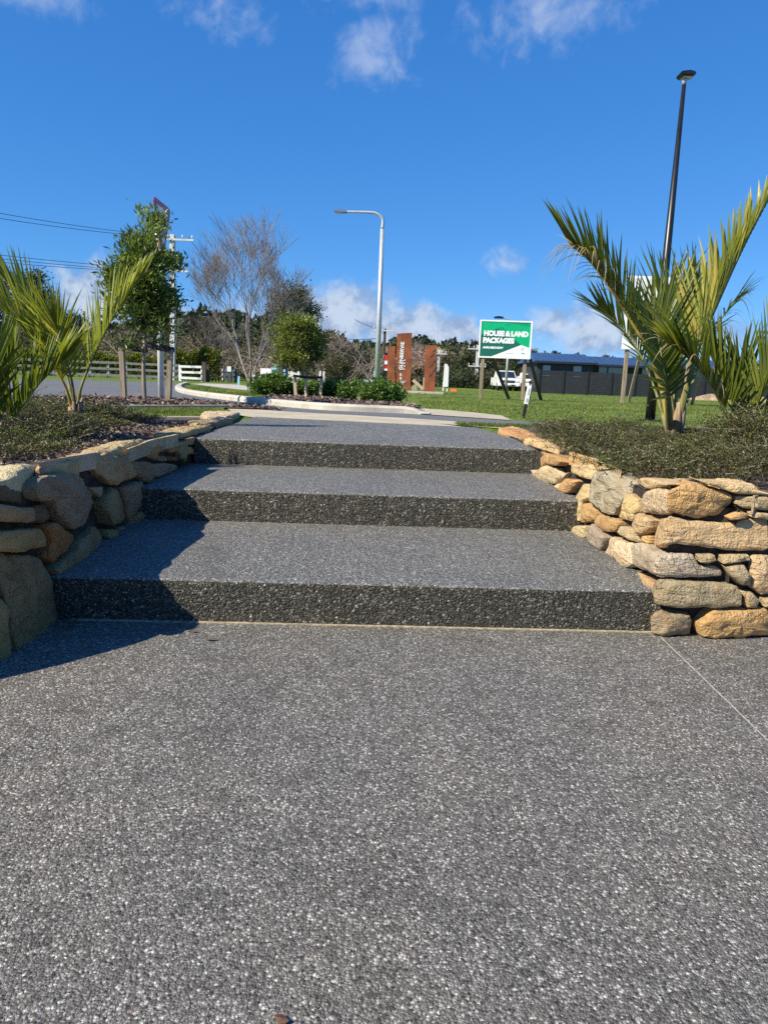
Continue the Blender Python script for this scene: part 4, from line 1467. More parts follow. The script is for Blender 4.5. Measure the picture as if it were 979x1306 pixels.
def bare(parent, base, height, spread, mat, r, seed, stems=1, depth=6, lean=0.0, twig=.02, name='crown', trunk_frac=.3, up=.5, ratio=(.6, .82)):
    """a leafless tree: trunk and stems one mesh, the fine twigs another"""
    rnd = random.Random(seed)
    mt, mc = MB(), MB()

    def grow(p, d, L, rad, k):
        pts, rr = [p], [rad]
        q, dd = p, d
        nseg = 3 if k < 4 else 2
        for i in range(nseg):
            dd = (dd + Vector((rnd.gauss(0, .13), rnd.gauss(0, .13), rnd.gauss(.03, .08)))).normalized()
            q = q + dd * (L / nseg)
            pts.append(q); rr.append(max(rad * (1 - .45 * (i + 1) / nseg), twig * .5))
        (mt if k < 3 else mc).tube(pts, rr, 6 if k < 2 else (4 if k < 4 else 3), cap=False)
        if k >= depth: return
        nb = 3 if k < 1 else rnd.choice((2, 3, 3) if k < 3 else (2, 2, 2, 3))
        for b in range(nb):
            ax = Vector((rnd.gauss(0, 1), rnd.gauss(0, 1), 0)).normalized()
            ang = rnd.uniform(.22, .65) * (1 if k else .8) * spread
            nd = (dd * math.cos(ang) + ax * math.sin(ang) + Z * up * .25).normalized()
            f = rnd.uniform(.55, 1.0)
            i_ = int(f * nseg)
            start = pts[min(max(i_, 1), nseg)]
            grow(start, nd, L * rnd.uniform(*ratio), rr[min(max(i_, 1), nseg)] * rnd.uniform(.55, .75), k + 1)
    for s_ in range(stems):
        a = s_ * 2.1 + seed
        d = Vector((math.cos(a) * .28 + lean, math.sin(a) * .28, 1)).normalized() if stems > 1 else Vector((lean, 0, 1)).normalized()
        grow(Vector(base) - Z * .1, d, height * trunk_frac * rnd.uniform(.85, 1.1), r * rnd.uniform(.75, 1), 0)
    mt.build('trunk', mat, parent, smooth=True)
    mc.build(name, mat, parent, smooth=True)


def gpt(x, Y):                         # a point of the ground below photo column x at depth Y
    p = at(x, 490, Y)
    return Vector((p.x, Y, g(Y)))


# staked street tree by the give-way sign
YT = 11.0
tb = gpt(184, YT)
t = empty('street_tree', tuple(tb), 'slim leafy street tree tied between two stakes, hiding the give way sign', 'tree', 'staked street trees')
ctr = at(183, 359, YT)
C = crown(t, ctr, (.52, .5, .9), 14000, 110, .085, .085, 'street_tree_leaf', up=.7, wr=.3, shell=.2, seedt=(.2, 1.0), irr=(.6, 1.2))
limbs(t, tb, at(185, 425, YT), C, .032, 'bark_pale', every=3)

# round staked tree on the island
YR = 16.0
tb2 = gpt(391, YR)
t = empty('street_tree', tuple(tb2), 'round-headed olive green tree tied between two stakes on the traffic island', 'tree', 'staked street trees')
C = crown(t, at(382, 436, YR), (.68, .62, .6), 11000, 85, .085, .075, 'round_tree_leaf', up=.15, wr=.4, shell=.3, seedt=(.2, 1.0), irr=(.6, 1.22))
limbs(t, tb2, at(388, 470, YR), C, .035, 'fresh_timber', every=3)


def stake(x0, y0, x1, y1, Y, wd, label, mat='post_timber'):
    b = gpt(x0, Y)
    tp = at(x1, y1, Y)
    m = MB(); m.bar((b.x, b.y, b.z - .05), tp, wd, wd)
    e = empty('tree_stake', tuple(b), label, 'stake', 'tree stakes')
    m.build('post', mat, e, bevel=.006)
    m = MB(); m.bar(tp - Z * .006, tp + Z * .004, wd * .8, wd * .8); m.build('end_grain', 'fresh_timber', e)
    return tp


sA = stake(158, 507, 155, 443, YT, .075, 'grey timber stake left of the slim street tree trunk')
sB = stake(214, 508, 217.5, 446, YT, .075, 'grey timber stake right of the slim street tree, beside the white sign post')
sC = stake(378, 508, 375.5, 480, YR, .07, 'pale timber stake left of the round tree trunk', 'fresh_timber')
sD = stake(408, 510, 410, 480, YR, .07, 'pale timber stake right of the round tree trunk', 'fresh_timber')


def strap(a, b, wd, label):
    m = MB()
    a, b = Vector(a), Vector(b)
    n = 8
    for off in (-.04, .04):
        vs = []
        for i in range(n + 1):
            p = a.lerp(b, i / n) - Z * (.02 * math.sin(math.pi * i / n)) + Y_ * off
            vs += [p + Z * wd / 2, p - Z * wd / 2, p - Z * wd / 2 + Y_ * .006, p + Z * wd / 2 + Y_ * .006]
        m.add(vs, [(i * 4 + k, (i + 1) * 4 + k, (i + 1) * 4 + (k + 1) % 4, i * 4 + (k + 1) % 4) for i in range(n) for k in range(4)])
    o = m.build('tie_strap', 'strap_rubber')
    tag(o, label, 'strap', 'tree tie straps')


strap(at(152, 439, YT), at(187, 446, YT), .075, 'black rubber tie strap from the left stake to the slim trunk')
strap(at(185.5, 438, YT), at(221, 446, YT), .075, 'black rubber tie strap crossing in front of the white sign post')
strap(at(374, 479, YR), at(411, 481, YR), .055, 'black rubber tie strap holding the round island tree')

# shrubs on the island
for (x0, x1, yt, yb_, Y, lab) in ((322, 372, 480, 510, 17.0, 'bright green leafy shrub left of the round tree on the island'),
                                (366, 408, 489, 511, 17.6, 'low green shrub behind the round tree stakes'),
                                (404, 445, 490, 513, 16.8, 'loose green shrub right of the round tree stakes'),
                                (436, 474, 490, 517, 15.6, 'mid green rounded shrub at the hedge end beside the glossy one'),
                                (458, 513, 487, 523, 14.6, 'glossy dense dark green shrub at the tip of the island')):
    b = gpt((x0 + x1) / 2, Y)
    tp = at((x0 + x1) / 2, yt, Y)
    hh = max(tp.z - b.z, .3)
    ww = (x1 - x0) / 2 * Y / FPX
    e = empty('shrub', tuple(b), lab, 'shrub', 'shrubs on the traffic island')
    C = crown(e, b + Z * hh * .5, (ww, ww * .8, hh * .5), 5200, 60, .075, .065, 'shrub_leaf', wr=.6, shell=.4, up=.3)
    limbs(e, b, b + Z * hh * .25, C, .015, 'bark_dark', name='stem', every=4)

# big bare tree
b = gpt(318, 62)
t = empty('bare_tree', tuple(b), 'tall bare winter tree with several pale stems against the sky', 'tree', 'leafless trees')
bare(t, b, 17.0, .9, 'bark_grey', .15, 3, stems=3, depth=7, twig=.021, trunk_frac=.27, up=.7, ratio=(.7, .92))
b = gpt(262, 66)
t = empty('bare_tree', tuple(b), 'broken leaning bare tree beside the power pole', 'tree', 'leafless trees')
bare(t, b, 9.0, 1.0, 'bark_dark', .2, 8, stems=2, depth=5, lean=-.2, twig=.03, trunk_frac=.4)
for x, Y, h, lab, sd, mt in ((432, 72, 7.2, 'pale bare tree just right of the round tree crown', 5, 'bark_pale'), (455, 80, 5.6, 'smaller pale bare tree left of the street light', 12, 'bark_pale'),
                             (522, 85, 7.6, 'bare tree rising behind the rusty sculpture', 21, 'bark_grey'), (282, 75, 8.0, 'thin bare tree left behind the tall bare one', 33, 'bark_grey'),
                             (350, 70, 7.5, 'thin bare tree between the tall bare one and the round tree', 41, 'bark_pale'), (470, 90, 6.0, 'faint bare tree right behind the street light', 52, 'bark_grey')):
    b = gpt(x, Y)
    t = empty('bare_tree', tuple(b), lab, 'tree', 'leafless trees')
    bare(t, b, h, .95, mt, .1, sd, stems=2, depth=6, twig=.03, trunk_frac=.28, up=.6, ratio=(.66, .88))

# evergreens beyond


def evergreen(x, Y, top, halfw, bot, lab, mat='dark_leaf', n=6000, leaf=.35, clumps=60, name='evergreen_tree', **kw):
    b = gpt(x, Y)
    zt = at(x, top, Y).z; zb = max(at(x, bot, Y).z, b.z + .2)
    ww = halfw * Y / FPX
    c = Vector((b.x, b.y, (zt + zb) / 2))
    e = empty(name, tuple(b), lab, 'tree', 'trees beyond the road')
    C = crown(e, c, (ww, ww * .9, (zt - zb) / 2), n, clumps, ww * .17, leaf, mat, **kw)
    limbs(e, b, (b.x, b.y, zb + (zt - zb) * .25), C, ww * .06 + .08, 'bark_dark', every=4)
    return e


evergreen(372, 88, 366, 30, 425, 'dark spreading conifer top behind the round tree', n=7000, leaf=.32)
evergreen(38, 78, 342, 34, 440, 'dark tall evergreen behind the left palm', n=8000, leaf=.32)
evergreen(-20, 70, 372, 34, 470, 'dark evergreen at the left picture edge behind the palm', n=7000, leaf=.3)
evergreen(92, 80, 400, 30, 470, 'olive evergreen right of the tall dark one, behind the left palm', 'scrub_leaf', n=6000, leaf=.28)
evergreen(428, 60, 452, 17, 486, 'brown-green dense bush right of the round tree', 'scrub_leaf', n=5000, leaf=.16)
for x, Y, tp, hw, bt, lab, mt in ((577, 84, 452, 20, 494, 'grey-green tree right of the rusty sculptures', 'scrub_leaf'), (603, 80, 446, 24, 494, 'dense mid green tree behind the far power pole', 'dark_leaf'),
                                  (634, 90, 441, 26, 492, 'dark evergreen seen under the green sign', 'dark_leaf'), (664, 86, 448, 24, 492, 'dark evergreen behind the white pickup', 'dark_leaf'),
                                  (690, 92, 455, 18, 492, 'dark evergreen at the house corner', 'dark_leaf'), (556, 92, 458, 18, 494, 'olive tree between the rusty sculptures', 'scrub_leaf'),
                                  (962, 90, 462, 26, 500, 'dark tree right of the dark house', 'dark_leaf')):
    evergreen(x, Y, tp, hw, bt, lab, mt, n=6000, leaf=.26, seedt=(.1, .95))
# pink blossom tree between the sculptures
b = gpt(534, 58)
t = empty('blossom_tree', tuple(b), 'small pink blossoming tree between the rusty sculptures', 'tree')
C = crown(t, at(534, 463, 58), (1.15, 1.0, 1.2), 1500, 40, .2, .12, 'blossom', wr=.8)
limbs(t, b, b + Z * 1.0, C, .07, 'bark_dark', every=1)

# scrub masses that read as one
Ps, As, Ls, Ts = [], [], [], []
for i in range(150):
    x = random.uniform(-60, 485); Y = random.uniform(64, 84)
    top = 412 + 46 * random.random() + (14 if 330 < x < 420 else 0) + (22 if x > 430 else 0)
    b = gpt(x, Y); zt = at(x, top, Y).z
    hh = max(zt - b.z, 1.2)
    P, A, L, T, _ = cloud((b.x, b.y, b.z + hh * .5), (random.uniform(1.2, 2.4), 1.5, hh * .52), 620, 14, .38, .24, seedt=(.05, 1.0))
    Ps.append(P); As.append(A); Ls.append(L); Ts.append(T)
P = np.concatenate(Ps); L = np.concatenate(Ls)
o = leaves('woodland', P, np.concatenate(As), L, L * .45, np.concatenate(Ts), 'scrub_leaf')
tag(o, 'grey-brown winter scrub behind the rail fence', 'woodland', kind='stuff')
# tangled pale bare saplings in the scrub
m = MB()
for i in range(170):
    x = random.uniform(120, 480); Y = random.uniform(60, 70)
    b = gpt(x, Y)
    hh = random.uniform(1.5, 4.2)
    for k in range(5):
        a = random.uniform(0, 6.28); ln = random.uniform(.3, 1.5)
        d = Vector((math.cos(a) * ln, math.sin(a) * ln * .5, random.uniform(.5, 1)))
        p1 = b + Z * random.uniform(.2, 1); p2 = p1 + d * hh * .45; p3 = p2 + Vector((d.x * .8 + random.gauss(0, .3), d.y, d.z * random.uniform(.1, .8))) * hh * .4
        m.tube([p1, p2, p3], [.045, .03, .012], 3, cap=False)
o = m.build('saplings', 'bark_pale'); tag(o, 'tangle of pale bare saplings in the scrub', 'saplings', kind='stuff')
# low growth at the far edge of the lawn and under the shelter trees
Ps, As, Ls, Ts = [], [], [], []
for i in range(60):
    x = random.uniform(500, 700); Y = random.uniform(73, 80)
    b = gpt(x, Y); hh = random.uniform(.8, 2.2)
    P, A, L, T, _ = cloud((b.x, b.y, b.z + hh * .5), (1.4, 1.0, hh * .55), 420, 10, .3, .2, seedt=(.0, .8))
    Ps.append(P); As.append(A); Ls.append(L); Ts.append(T)
P = np.concatenate(Ps); L = np.concatenate(Ls)
o = leaves('undergrowth', P, np.concatenate(As), L, L * .5, np.concatenate(Ts), 'dark_leaf')
tag(o, 'dark undergrowth below the trees beyond the lawn', 'undergrowth', kind='stuff')


def hedge(x0, x1, Y, top, lab, n=9000):
    a, b = gpt(x0, Y), gpt(x1, Y)
    zt = at((x0 + x1) / 2, top, Y).z - a.z
    P = np.stack([rng.uniform(a.x, b.x, n), rng.uniform(Y - .7, Y + .7, n), np.zeros(n)], 1)
    u = rng.random(n)
    P[:, 2] = a.z + zt * np.sqrt(u) * (1 + .1 * np.sin(P[:, 0] * 2.3) + .07 * np.sin(P[:, 0] * 7.1))
    keep = rng.random(n) < .55
    P[keep, 1] = Y - .7 + rng.normal(size=keep.sum()) * .12
    A = rng.normal(size=(n, 3)) * .6; A[:, 2] += .8; A[:, 1] -= .4
    L = rng.uniform(.6, 1.3, n) * .2
    e = empty('hedge', tuple((a + b) / 2), lab, 'hedge', 'clipped hedges behind the rail fence')
    leaves('foliage', P, A, L, L * .5, np.clip(.3 + .5 * u + rng.normal(size=n) * .15, 0, 1), 'hedge_leaf', e)
    for i in range(14):
        q = a.lerp(b, (i + .5) / 14)
        m = MB(); m.tube([q, q + Z * zt * .75 + Vector((random.uniform(-.2, .2), 0, 0))], [.05, .02], 5)
        m.build('stem', 'bark_dark', e)
    return e


hedge(-40, 224, 55, 452, 'long yellow-green hedge behind the weathered rail fence', 16000)
hedge(226, 281, 54, 449, 'shorter dense hedge behind the white rails, right of the power pole', 6500)

# far hills
def hill(name, x0, x1, Y, prof, mat, tree_mat, lab, n=9000, leaf=3.0):
    xs_ = np.linspace(x0, x1, 60)
    m = MB(); vs = []
    for x in xs_:
        yt = np.interp(x, [p[0] for p in prof], [p[1] for p in prof])
        q = at(float(x), float(yt), Y)
        for f_, dy in ((0, -90), (.5, -50), (.86, -20), (1, 0), (.9, 40), (.0, 140)):
            vs.append((q.x, Y + dy, -.5 + (q.z + .5) * f_))
    m.add(vs, [(i * 6 + k, (i + 1) * 6 + k, (i + 1) * 6 + k + 1, i * 6 + k + 1) for i in range(59) for k in range(5)])
    o = m.build(name, mat, smooth=True); o['kind'] = 'structure'
    x = rng.uniform(x0, x1, n)
    yt = np.interp(x, [p[0] for p in prof], [p[1] for p in prof])
    P = np.array([tuple(at(float(a_), float(b_), Y)) for a_, b_ in zip(x, yt)])
    dep = rng.random(n) ** 1.5
    P[:, 1] -= dep * 60; P[:, 2] = P[:, 2] * (1 - .62 * dep)
    P[:, 2] += rng.uniform(-.5, 1, n) * 2.0 + 1.5 * np.sin(P[:, 0] * .35) + 1.0 * np.sin(P[:, 0] * .9)
    A = rng.normal(size=(n, 3)); A[:, 2] += .6
    L = rng.uniform(.5, 1.2, n) * leaf
    o = leaves('forest', P, A, L, L * .6, rng.uniform(0, .8, n), tree_mat)
    tag(o, lab, 'forest', kind='stuff')


hill('hills', 470, 1250, 520, [(470, 448), (500, 436), (530, 433), (560, 441), (585, 439), (607, 444), (625, 447), (660, 450), (720, 458), (850, 466), (979, 474), (1250, 480)], 'hill_grass', 'dark_leaf', 'dark forested ridge on the far hills right of the sculptures', 16000)
hill('hills', -320, 480, 420, [(-320, 420), (-60, 420), (60, 424), (160, 418), (230, 402), (262, 399), (300, 404), (350, 412), (400, 424), (450, 440), (480, 450)], 'hill_forest', 'dark_leaf', 'dark forested hill behind the bare trees', 18000)

# ------------------------------------------------------------------ street furniture
# black lamp post by the right palm
YL = 10.9
b = gpt(833, YL)
tp = at(880, 106, YL)
lamp = empty('lamp_post', tuple(b), 'tall slender black lamp post behind the right palm', 'lamp post', 'lamp posts')
m = MB(); m.tube([b - Z * .1, b + Z * 1.5, Vector((b.x, b.y, tp.z))], [.07, .064, .026], 16); m.build('pole', 'black_metal', lamp, smooth=True)
m = MB(); m.tube([b - Z * .02, b + Z * .03], [.15, .15], 16); m.build('base_plate', 'black_metal', lamp)
top = Vector((b.x, b.y, tp.z))
m = MB(); m.tube([top - Z * .02, top + Z * .07], [.03, .03], 12); m.build('spigot', 'galvanised', lamp, smooth=True)
m = MB()
m.prism([(-.09, 0), (-.05, -.025), (.09, -.02), (.12, .0), (.11, .03), (.04, .045), (-.08, .03)], top + Z * .09 + Y_ * .1 - X * .0, X, Z, (0, -.2, 0))
hd = m.build('lamp_head', 'black_metal', lamp, bevel=.01)
m = MB(); m.box(top.x - .04, top.x + .08, top.y - .07, top.y + .06, top.z + .06, top.z + .066); m.build('lens', 'lamp_lens', hd)

# white curved-arm street light
YS = 29.5
b = gpt(480.5, YS)
k_ = at(487, 292, YS)
sl = empty('street_light', tuple(b), 'galvanised street light with a curved arm over the road', 'street light', 'galvanised street lights')
pts = [b - Z * .1, Vector((b.x, b.y, k_.z))]
arm = [Vector((b.x, b.y, k_.z)), at(486.5, 279, YS), at(480, 272, YS), at(470, 270.5, YS), at(455, 270, YS), at(441, 269.8, YS)]
arm[0] = Vector((b.x, b.y, k_.z)); arm[1].x = b.x + .0
m = MB(); m.tube(pts, [.11, .075], 14); m.build('pole', 'galvanised', sl, smooth=True)
ac = catmull(arm, 24)
m = MB(); m.tube(ac, [.062 - .02 * i / 23 for i in range(24)], 10); m.build('arm', 'galvanised', sl, smooth=True)
e_ = ac[-1]
m = MB(); m.prism([(.02, -.05), (.02, .06), (-.18, .09), (-.42, .06), (-.46, .0), (-.4, -.04)], e_ + Y_ * .13, X, Z, (0, -.26, 0)); hd = m.build('lamp_head', 'chrome', sl, bevel=.02)
m = MB(); m.box(e_.x - .4, e_.x - .12, e_.y - .1, e_.y + .1, e_.z - .055, e_.z - .042); m.build('lens', 'lamp_lens', hd)
m = MB(); m.tube([b, b + Z * .05], [.2, .2], 12); m.build('base_plate', 'galvanised', sl)

# second street light behind the green sign
YS2 = 48
b = gpt(645, YS2); zt = at(645, 412, YS2).z
sl = empty('street_light', tuple(b), 'thin far street light whose head peeks above the green sign', 'street light', 'galvanised street lights')
m = MB(); m.tube([b - Z * .1, Vector((b.x, b.y, zt))], [.1, .06], 10); m.build('pole', 'galvanised', sl, smooth=True)
m = MB(); m.tube(catmull([Vector((b.x, b.y, zt)), Vector((b.x - .1, b.y, zt + .25)), Vector((b.x - .5, b.y, zt + .32))], 10), .045, 8); m.build('arm', 'galvanised', sl, smooth=True)
m = MB(); m.prism([(0, -.05), (0, .06), (-.3, .1), (-.6, .04), (-.55, -.05)], Vector((b.x - .45, b.y + .12, zt + .32)), X, Z, (0, -.24, 0)); m.build('lamp_head', 'black_metal', sl, bevel=.02)

# give way sign on its white square post
cL, cR = at(194, 248, 11.4), at(217.5, 268, 12.4)
cR.z = cL.z
midp = (cL + cR) / 2
ex = (cR - cL).normalized(); W_ = (cR - cL).length
nrm = Vector((ex.y, -ex.x, 0))
gw = empty('give_way_sign', tuple(gpt(201, 11.9)), 'red and white triangular give way sign on a white post behind the slim tree', 'road sign')
pb_ = gpt(201.5, midp.y)
pbx = Vector((midp.x - nrm.x * .06, midp.y - nrm.y * .06, 0))
m = MB(); m.tube([Vector((pbx.x, pbx.y, g(midp.y) - .1)), Vector((pbx.x, pbx.y, cL.z - .1))], .048, 12); m.build('post', 'white_paint', gw, smooth=True)


def tri(sc, off, mat, name, parent, th=.006, rr=.06):
    A, B, C_ = Vector((-W_ / 2, 0)), Vector((W_ / 2, 0)), Vector((0, -W_ * .88))
    c0 = (A + B + C_) / 3
    P = chaikin([c0 + (q - c0) * sc for q in (A, B, C_)], 3, .08)
    m = MB(); m.prism([(p.x, p.y) for p in P], midp + nrm * off, ex, Z, nrm * th)
    return m.build(name, mat, parent)


pl = tri(1.0, 0, 'sign_red', 'plate', gw)
tri(.72, .008, 'white_paint', 'face', gw, .003)
text_mesh('lettering', 'GIVE', .2, 'sign_red', gw, midp + nrm * .0135 - Z * .32, ex, Z, nrm, bold=.006, depth=.001, align='CENTER')
text_mesh('lettering', 'WAY', .2, 'sign_red', gw, midp + nrm * .0135 - Z * .5, ex, Z, nrm, bold=.006, depth=.001, align='CENTER')

# marker post: black foot, white upper with small print
YM = 10.2
b = gpt(670, YM); tp = at(675.5, 491, YM)
mp_ = empty('marker_post', tuple(b), 'black and white marker post standing before the green sign', 'marker post')
d = (tp - b).normalized()
def onl(y): return b.lerp(tp, (540 - y) / (540 - 491))
m = MB(); m.bar(b - d * .05, onl(519), .038, .038); m.build('foot', 'black_plastic', mp_, bevel=.004)
m = MB(); m.bar(onl(519), onl(491.5), .058, .03); wp = m.build('panel', 'white_paint', mp_, bevel=.004)
m = MB(); q = onl(519) + X * .034 + Y_ * .006; m.bar(q, q + (onl(491.5) - onl(519)), .012, .03); m.build('edge_strip', 'black_plastic', mp_)
m = MB(); m.bar(onl(491.5), onl(484), .016, .016); m.build('cap', 'black_plastic', mp_)
m = MB()
for k in range(6):                         # a column of small print, too fine to read
    c_ = onl(505 - k * 1.6) - Y_ * .017
    m.box(c_.x - .008, c_.x + .006 + .004 * (k % 2), c_.y - .001, c_.y, c_.z - .004, c_.z + .005)
m.build('print', 'grey_lettering', mp_)
m = MB(); c_ = onl(514) - Y_ * .017
for k in range(3):
    m.box(c_.x - .014, c_.x + .014, c_.y - .0012, c_.y, c_.z - .012 + k * .018, c_.z - .002 + k * .018)
m.build('print', 'grey_lettering', mp_)

# green house-and-land sign
YG = 24.0
gA, gB = at(612.5, 409, YG - .0), at(679, 408, YG + .0)
zc = (gA.z + gB.z) / 2
hgt = 46 * YG / FPX
gs = empty('billboard', tuple(gpt(645, YG)), 'green and white advertising sign on two timber posts with raking struts', 'sign', 'signs on the lawn')
yaw = -.06
ex = Vector((math.cos(yaw), math.sin(yaw), 0)); nf = Vector((ex.y, -ex.x, 0))
W_ = (gB - gA).length
O_ = Vector((gA.x, YG + .06, zc - hgt))         # lower-left corner
m = MB(); m.prism([(0, 0), (W_, 0), (W_, hgt), (0, hgt)], O_, ex, Z, -nf * .04); m.build('backing', 'white_paint', gs, bevel=.004)
fw = .045
for poly in ([(0, 0), (W_, 0), (W_ - fw, fw), (fw, fw)], [(W_, 0), (W_, hgt), (W_ - fw, hgt - fw), (W_ - fw, fw)], [(W_, hgt), (0, hgt), (fw, hgt - fw), (W_ - fw, hgt - fw)], [(0, hgt), (0, 0), (fw, fw), (fw, hgt - fw)]):
    m = MB(); m.prism(poly, O_ + nf * .001, ex, Z, nf * .02); m.build('frame', 'white_vinyl', gs)
iw, ih = W_ - 2 * fw, hgt - 2 * fw


def panel(poly, mat, off):
    m = MB(); m.prism([(fw + p[0] * iw, fw + (1 - p[1]) * ih) for p in poly], O_ + nf * off, ex, Z, nf * .002)
    m.build('print', mat, gs)


panel([(.004, .004), (.996, .004), (.996, .996), (.004, .996)], 'green_mid', .002)
panel([(.004, .004), (.66, .004), (.32, .2), (.004, .38)], 'green_bright', .005)
panel([(.42, .14), (.62, .05), (.996, .12), (.996, .72), (.83, .64)], 'green_bright', .005)
panel([(.004, .38), (.32, .2), (.83, .64), (.24, .996), (.004, .996)], 'green_dark', .0055)
panel([(.24, .996), (.83, .64), (.996, .72), (.996, .996)], 'white_vinyl', .006)


def sgt(body, x, y, size, mat='white_vinyl', bold=.012, shear=0.0, sp=1.0):
    text_mesh('lettering', body, size, mat, gs, O_ + ex * (fw + x * iw) + Z * (fw + (1 - y) * ih) + nf * .0095, ex, Z, nf, bold=bold, shear=shear, depth=.001, spacing=sp)


sgt('HOUSE & LAND', .06, .40, .208, bold=.015, sp=.93)
sgt('PACKAGES', .05, .60, .21, bold=.015, sp=.93)
sgt('AVAILABLE NOW', .05, .77, .088, bold=.006, shear=.2, sp=.9)
m = MB(); q0 = O_ + ex * (fw + .83 * iw) + Z * (fw + .1 * ih) + nf * .0085
m.prism([(0, 0), (.03, .035), (.08, .04), (.13, .01), (.13, -.02), (.08, .015), (.03, .012)], q0, ex, Z, nf * .002); m.build('emblem', 'green_mid', gs)
m = MB()
for k in range(3): m.box(0, .11 - .02 * k, 0, .001, -.03 * k, -.03 * k + .014)
for i, v in enumerate(m.v):
    p = O_ + ex * (fw + .83 * iw + v[0]) + Z * (fw + .26 * ih + v[2]) + nf * (.0085 + v[1]); m.v[i] = tuple(p)
m.build('print', 'grey_lettering', gs)
m = MB(); m.box(0, .26, 0, .001, 0, .014)
for i, v in enumerate(m.v):
    p = O_ + ex * (fw + .52 * iw + v[0]) + Z * (fw + .1 * ih + v[2]) + nf * (.0085 + v[1]); m.v[i] = tuple(p)
m.build('print', 'grey_lettering', gs)
for px, zx in ((616, 1), (670, 1)):
    b = gpt(px - 2.5, YG + .1); tpx = at(px + .5, 440, YG + .1)
    m = MB(); m.bar((b.x, b.y, b.z - .1), (tpx.x, b.y, O_.z + hgt * .9), .11, .09); m.build('post', 'post_timber', gs, bevel=.008)
for (xa, ya, xb, yb2) in ((627, 455, 651, 509), (676, 458, 692, 516)):
    p0 = at(xa, ya, YG + .2); p1 = gpt(xb, YG + 1.3)
    m = MB(); m.bar(p0, p1 - Z * .05, .1, .07); m.build('strut', 'dark_timber', gs, bevel=.006)

# large plain white sign half hidden by the palm
YW = 26.0
wA, wB = at(792, 450, YW), at(886, 450, YW)
zt = at(826, 352, YW).z; zb = (wA.z + wB.z) / 2 + .08
ws = empty('billboard', tuple(gpt(838, YW)), 'big plain white sign board half hidden by the right palm', 'sign', 'signs on the lawn')
m = MB(); m.box(wA.x, wB.x, YW, YW + .05, zb, zt); m.build('board', 'white_vinyl', ws, bevel=.006)
m = MB(); lf = at(815, 430, YW - .003); m.prism([(-.05, .0), (0, .09), (.06, .12), (.05, .0), (.0, -.06)], lf, X, Z, (0, -.002, 0)); m.build('emblem', 'green_bright', ws)
for px, pt in ((795.5, 799), (875, 880)):
    b = gpt(px, YW + .1)
    m = MB(); m.bar((b.x, b.y, b.z - .1), (at(pt, 450, YW + .1).x, b.y, zt - .2), .13, .1); m.build('post', 'post_timber', ws, bevel=.008)
for px in (803, 884):
    b = gpt(px, YW + 1.4)
    m = MB(); m.bar(b - Z * .05, (b.x - .05, YW + .1, zb + .6), .1, .08); m.build('strut', 'post_timber', ws, bevel=.006)

# weathering steel entrance sculptures
YC = 33.0
def sc_pt(x, y): return at(x, y, YC)
sA_ = empty('steel_sculpture', tuple(gpt(508, YC)), 'tall rusty steel entrance panel with white upright lettering on a concrete plinth', 'sculpture', 'rusty steel entrance sculptures')
gz = g(YC)
def slabp(px_poly, Y, th, parent, name):
    o_ = at(px_poly[0][0], px_poly[0][1], Y)
    P = [at(x, y, Y) for x, y in px_poly]
    m = MB(); m.prism([(p.x - o_.x, p.z - o_.z) for p in P], o_, X, Z, (0, th, 0))
    return m.build(name, 'weathering_steel', parent, bevel=.006)
slabp([(505, 497), (506.2, 425.3), (525.4, 424), (523, 495.5), (524.5, 500), (517, 500.5), (516.6, 496), (512.5, 500), (512, 496), (507, 500)], YC, .28, sA_, 'panel')
slabp([(493.3, 491), (494.3, 442), (504.6, 441), (503.5, 452), (504.5, 462), (502.8, 470), (504, 482), (502.5, 490), (500.5, 495.5), (497, 492)], YC + .1, .2, sA_, 'panel')
tx = at(512.9, 471.8, YC - .012)
text_mesh('lettering', 'GLENBERVIE', .215, 'white_vinyl', sA_, tx, Z + X * .03, -X, -Y_, bold=.007, depth=.006, spacing=1.02)
tx2 = at(516.2, 471.5, YC - .012)
lt = text_mesh('lettering', 'PARK', .12, 'white_vinyl', sA_, tx2, Z + X * .03, -X, -Y_, bold=.003, depth=.006, spacing=1.9); lt['kind'] = 'stuff'
m = MB()
for k in range(3):
    q = at(511.2, 487 - k * 4.6, YC - .01)
    m.box(q.x - .05, q.x - .02, q.y - .004, q.y + .004, q.z - .05, q.z + .06)
    for j in range(3): m.box(q.x - .02, q.x + .03 + .02 * (j == 0), q.y - .004, q.y + .004, q.z - .045 + j * .04, q.z - .025 + j * .04)
for k in range(2):
    q = at(514.2, 489 - k * 2.2, YC - .01)
    for j in range(3): m.box(q.x - .04, q.x + .03, q.y - .004, q.y + .004, q.z - .03 + j * .028, q.z - .014 + j * .028)
m.build('emblem', 'white_vinyl', sA_)
sB_ = empty('steel_sculpture', tuple(gpt(548, YC)), 'shorter rusty steel panel with slanted cut slots, standing right of the lettered one', 'sculpture', 'rusty steel entrance sculptures')
slabp([(540.5, 499.5), (542.8, 440.5), (556.8, 440), (554.2, 498), (555.5, 501.2), (549.5, 502.3), (547.3, 497.5), (544.5, 502.5), (541.5, 502)], YC - .3, .24, sB_, 'panel')
simple('slot_dark', (.05, .055, .06), .8, var=.2)
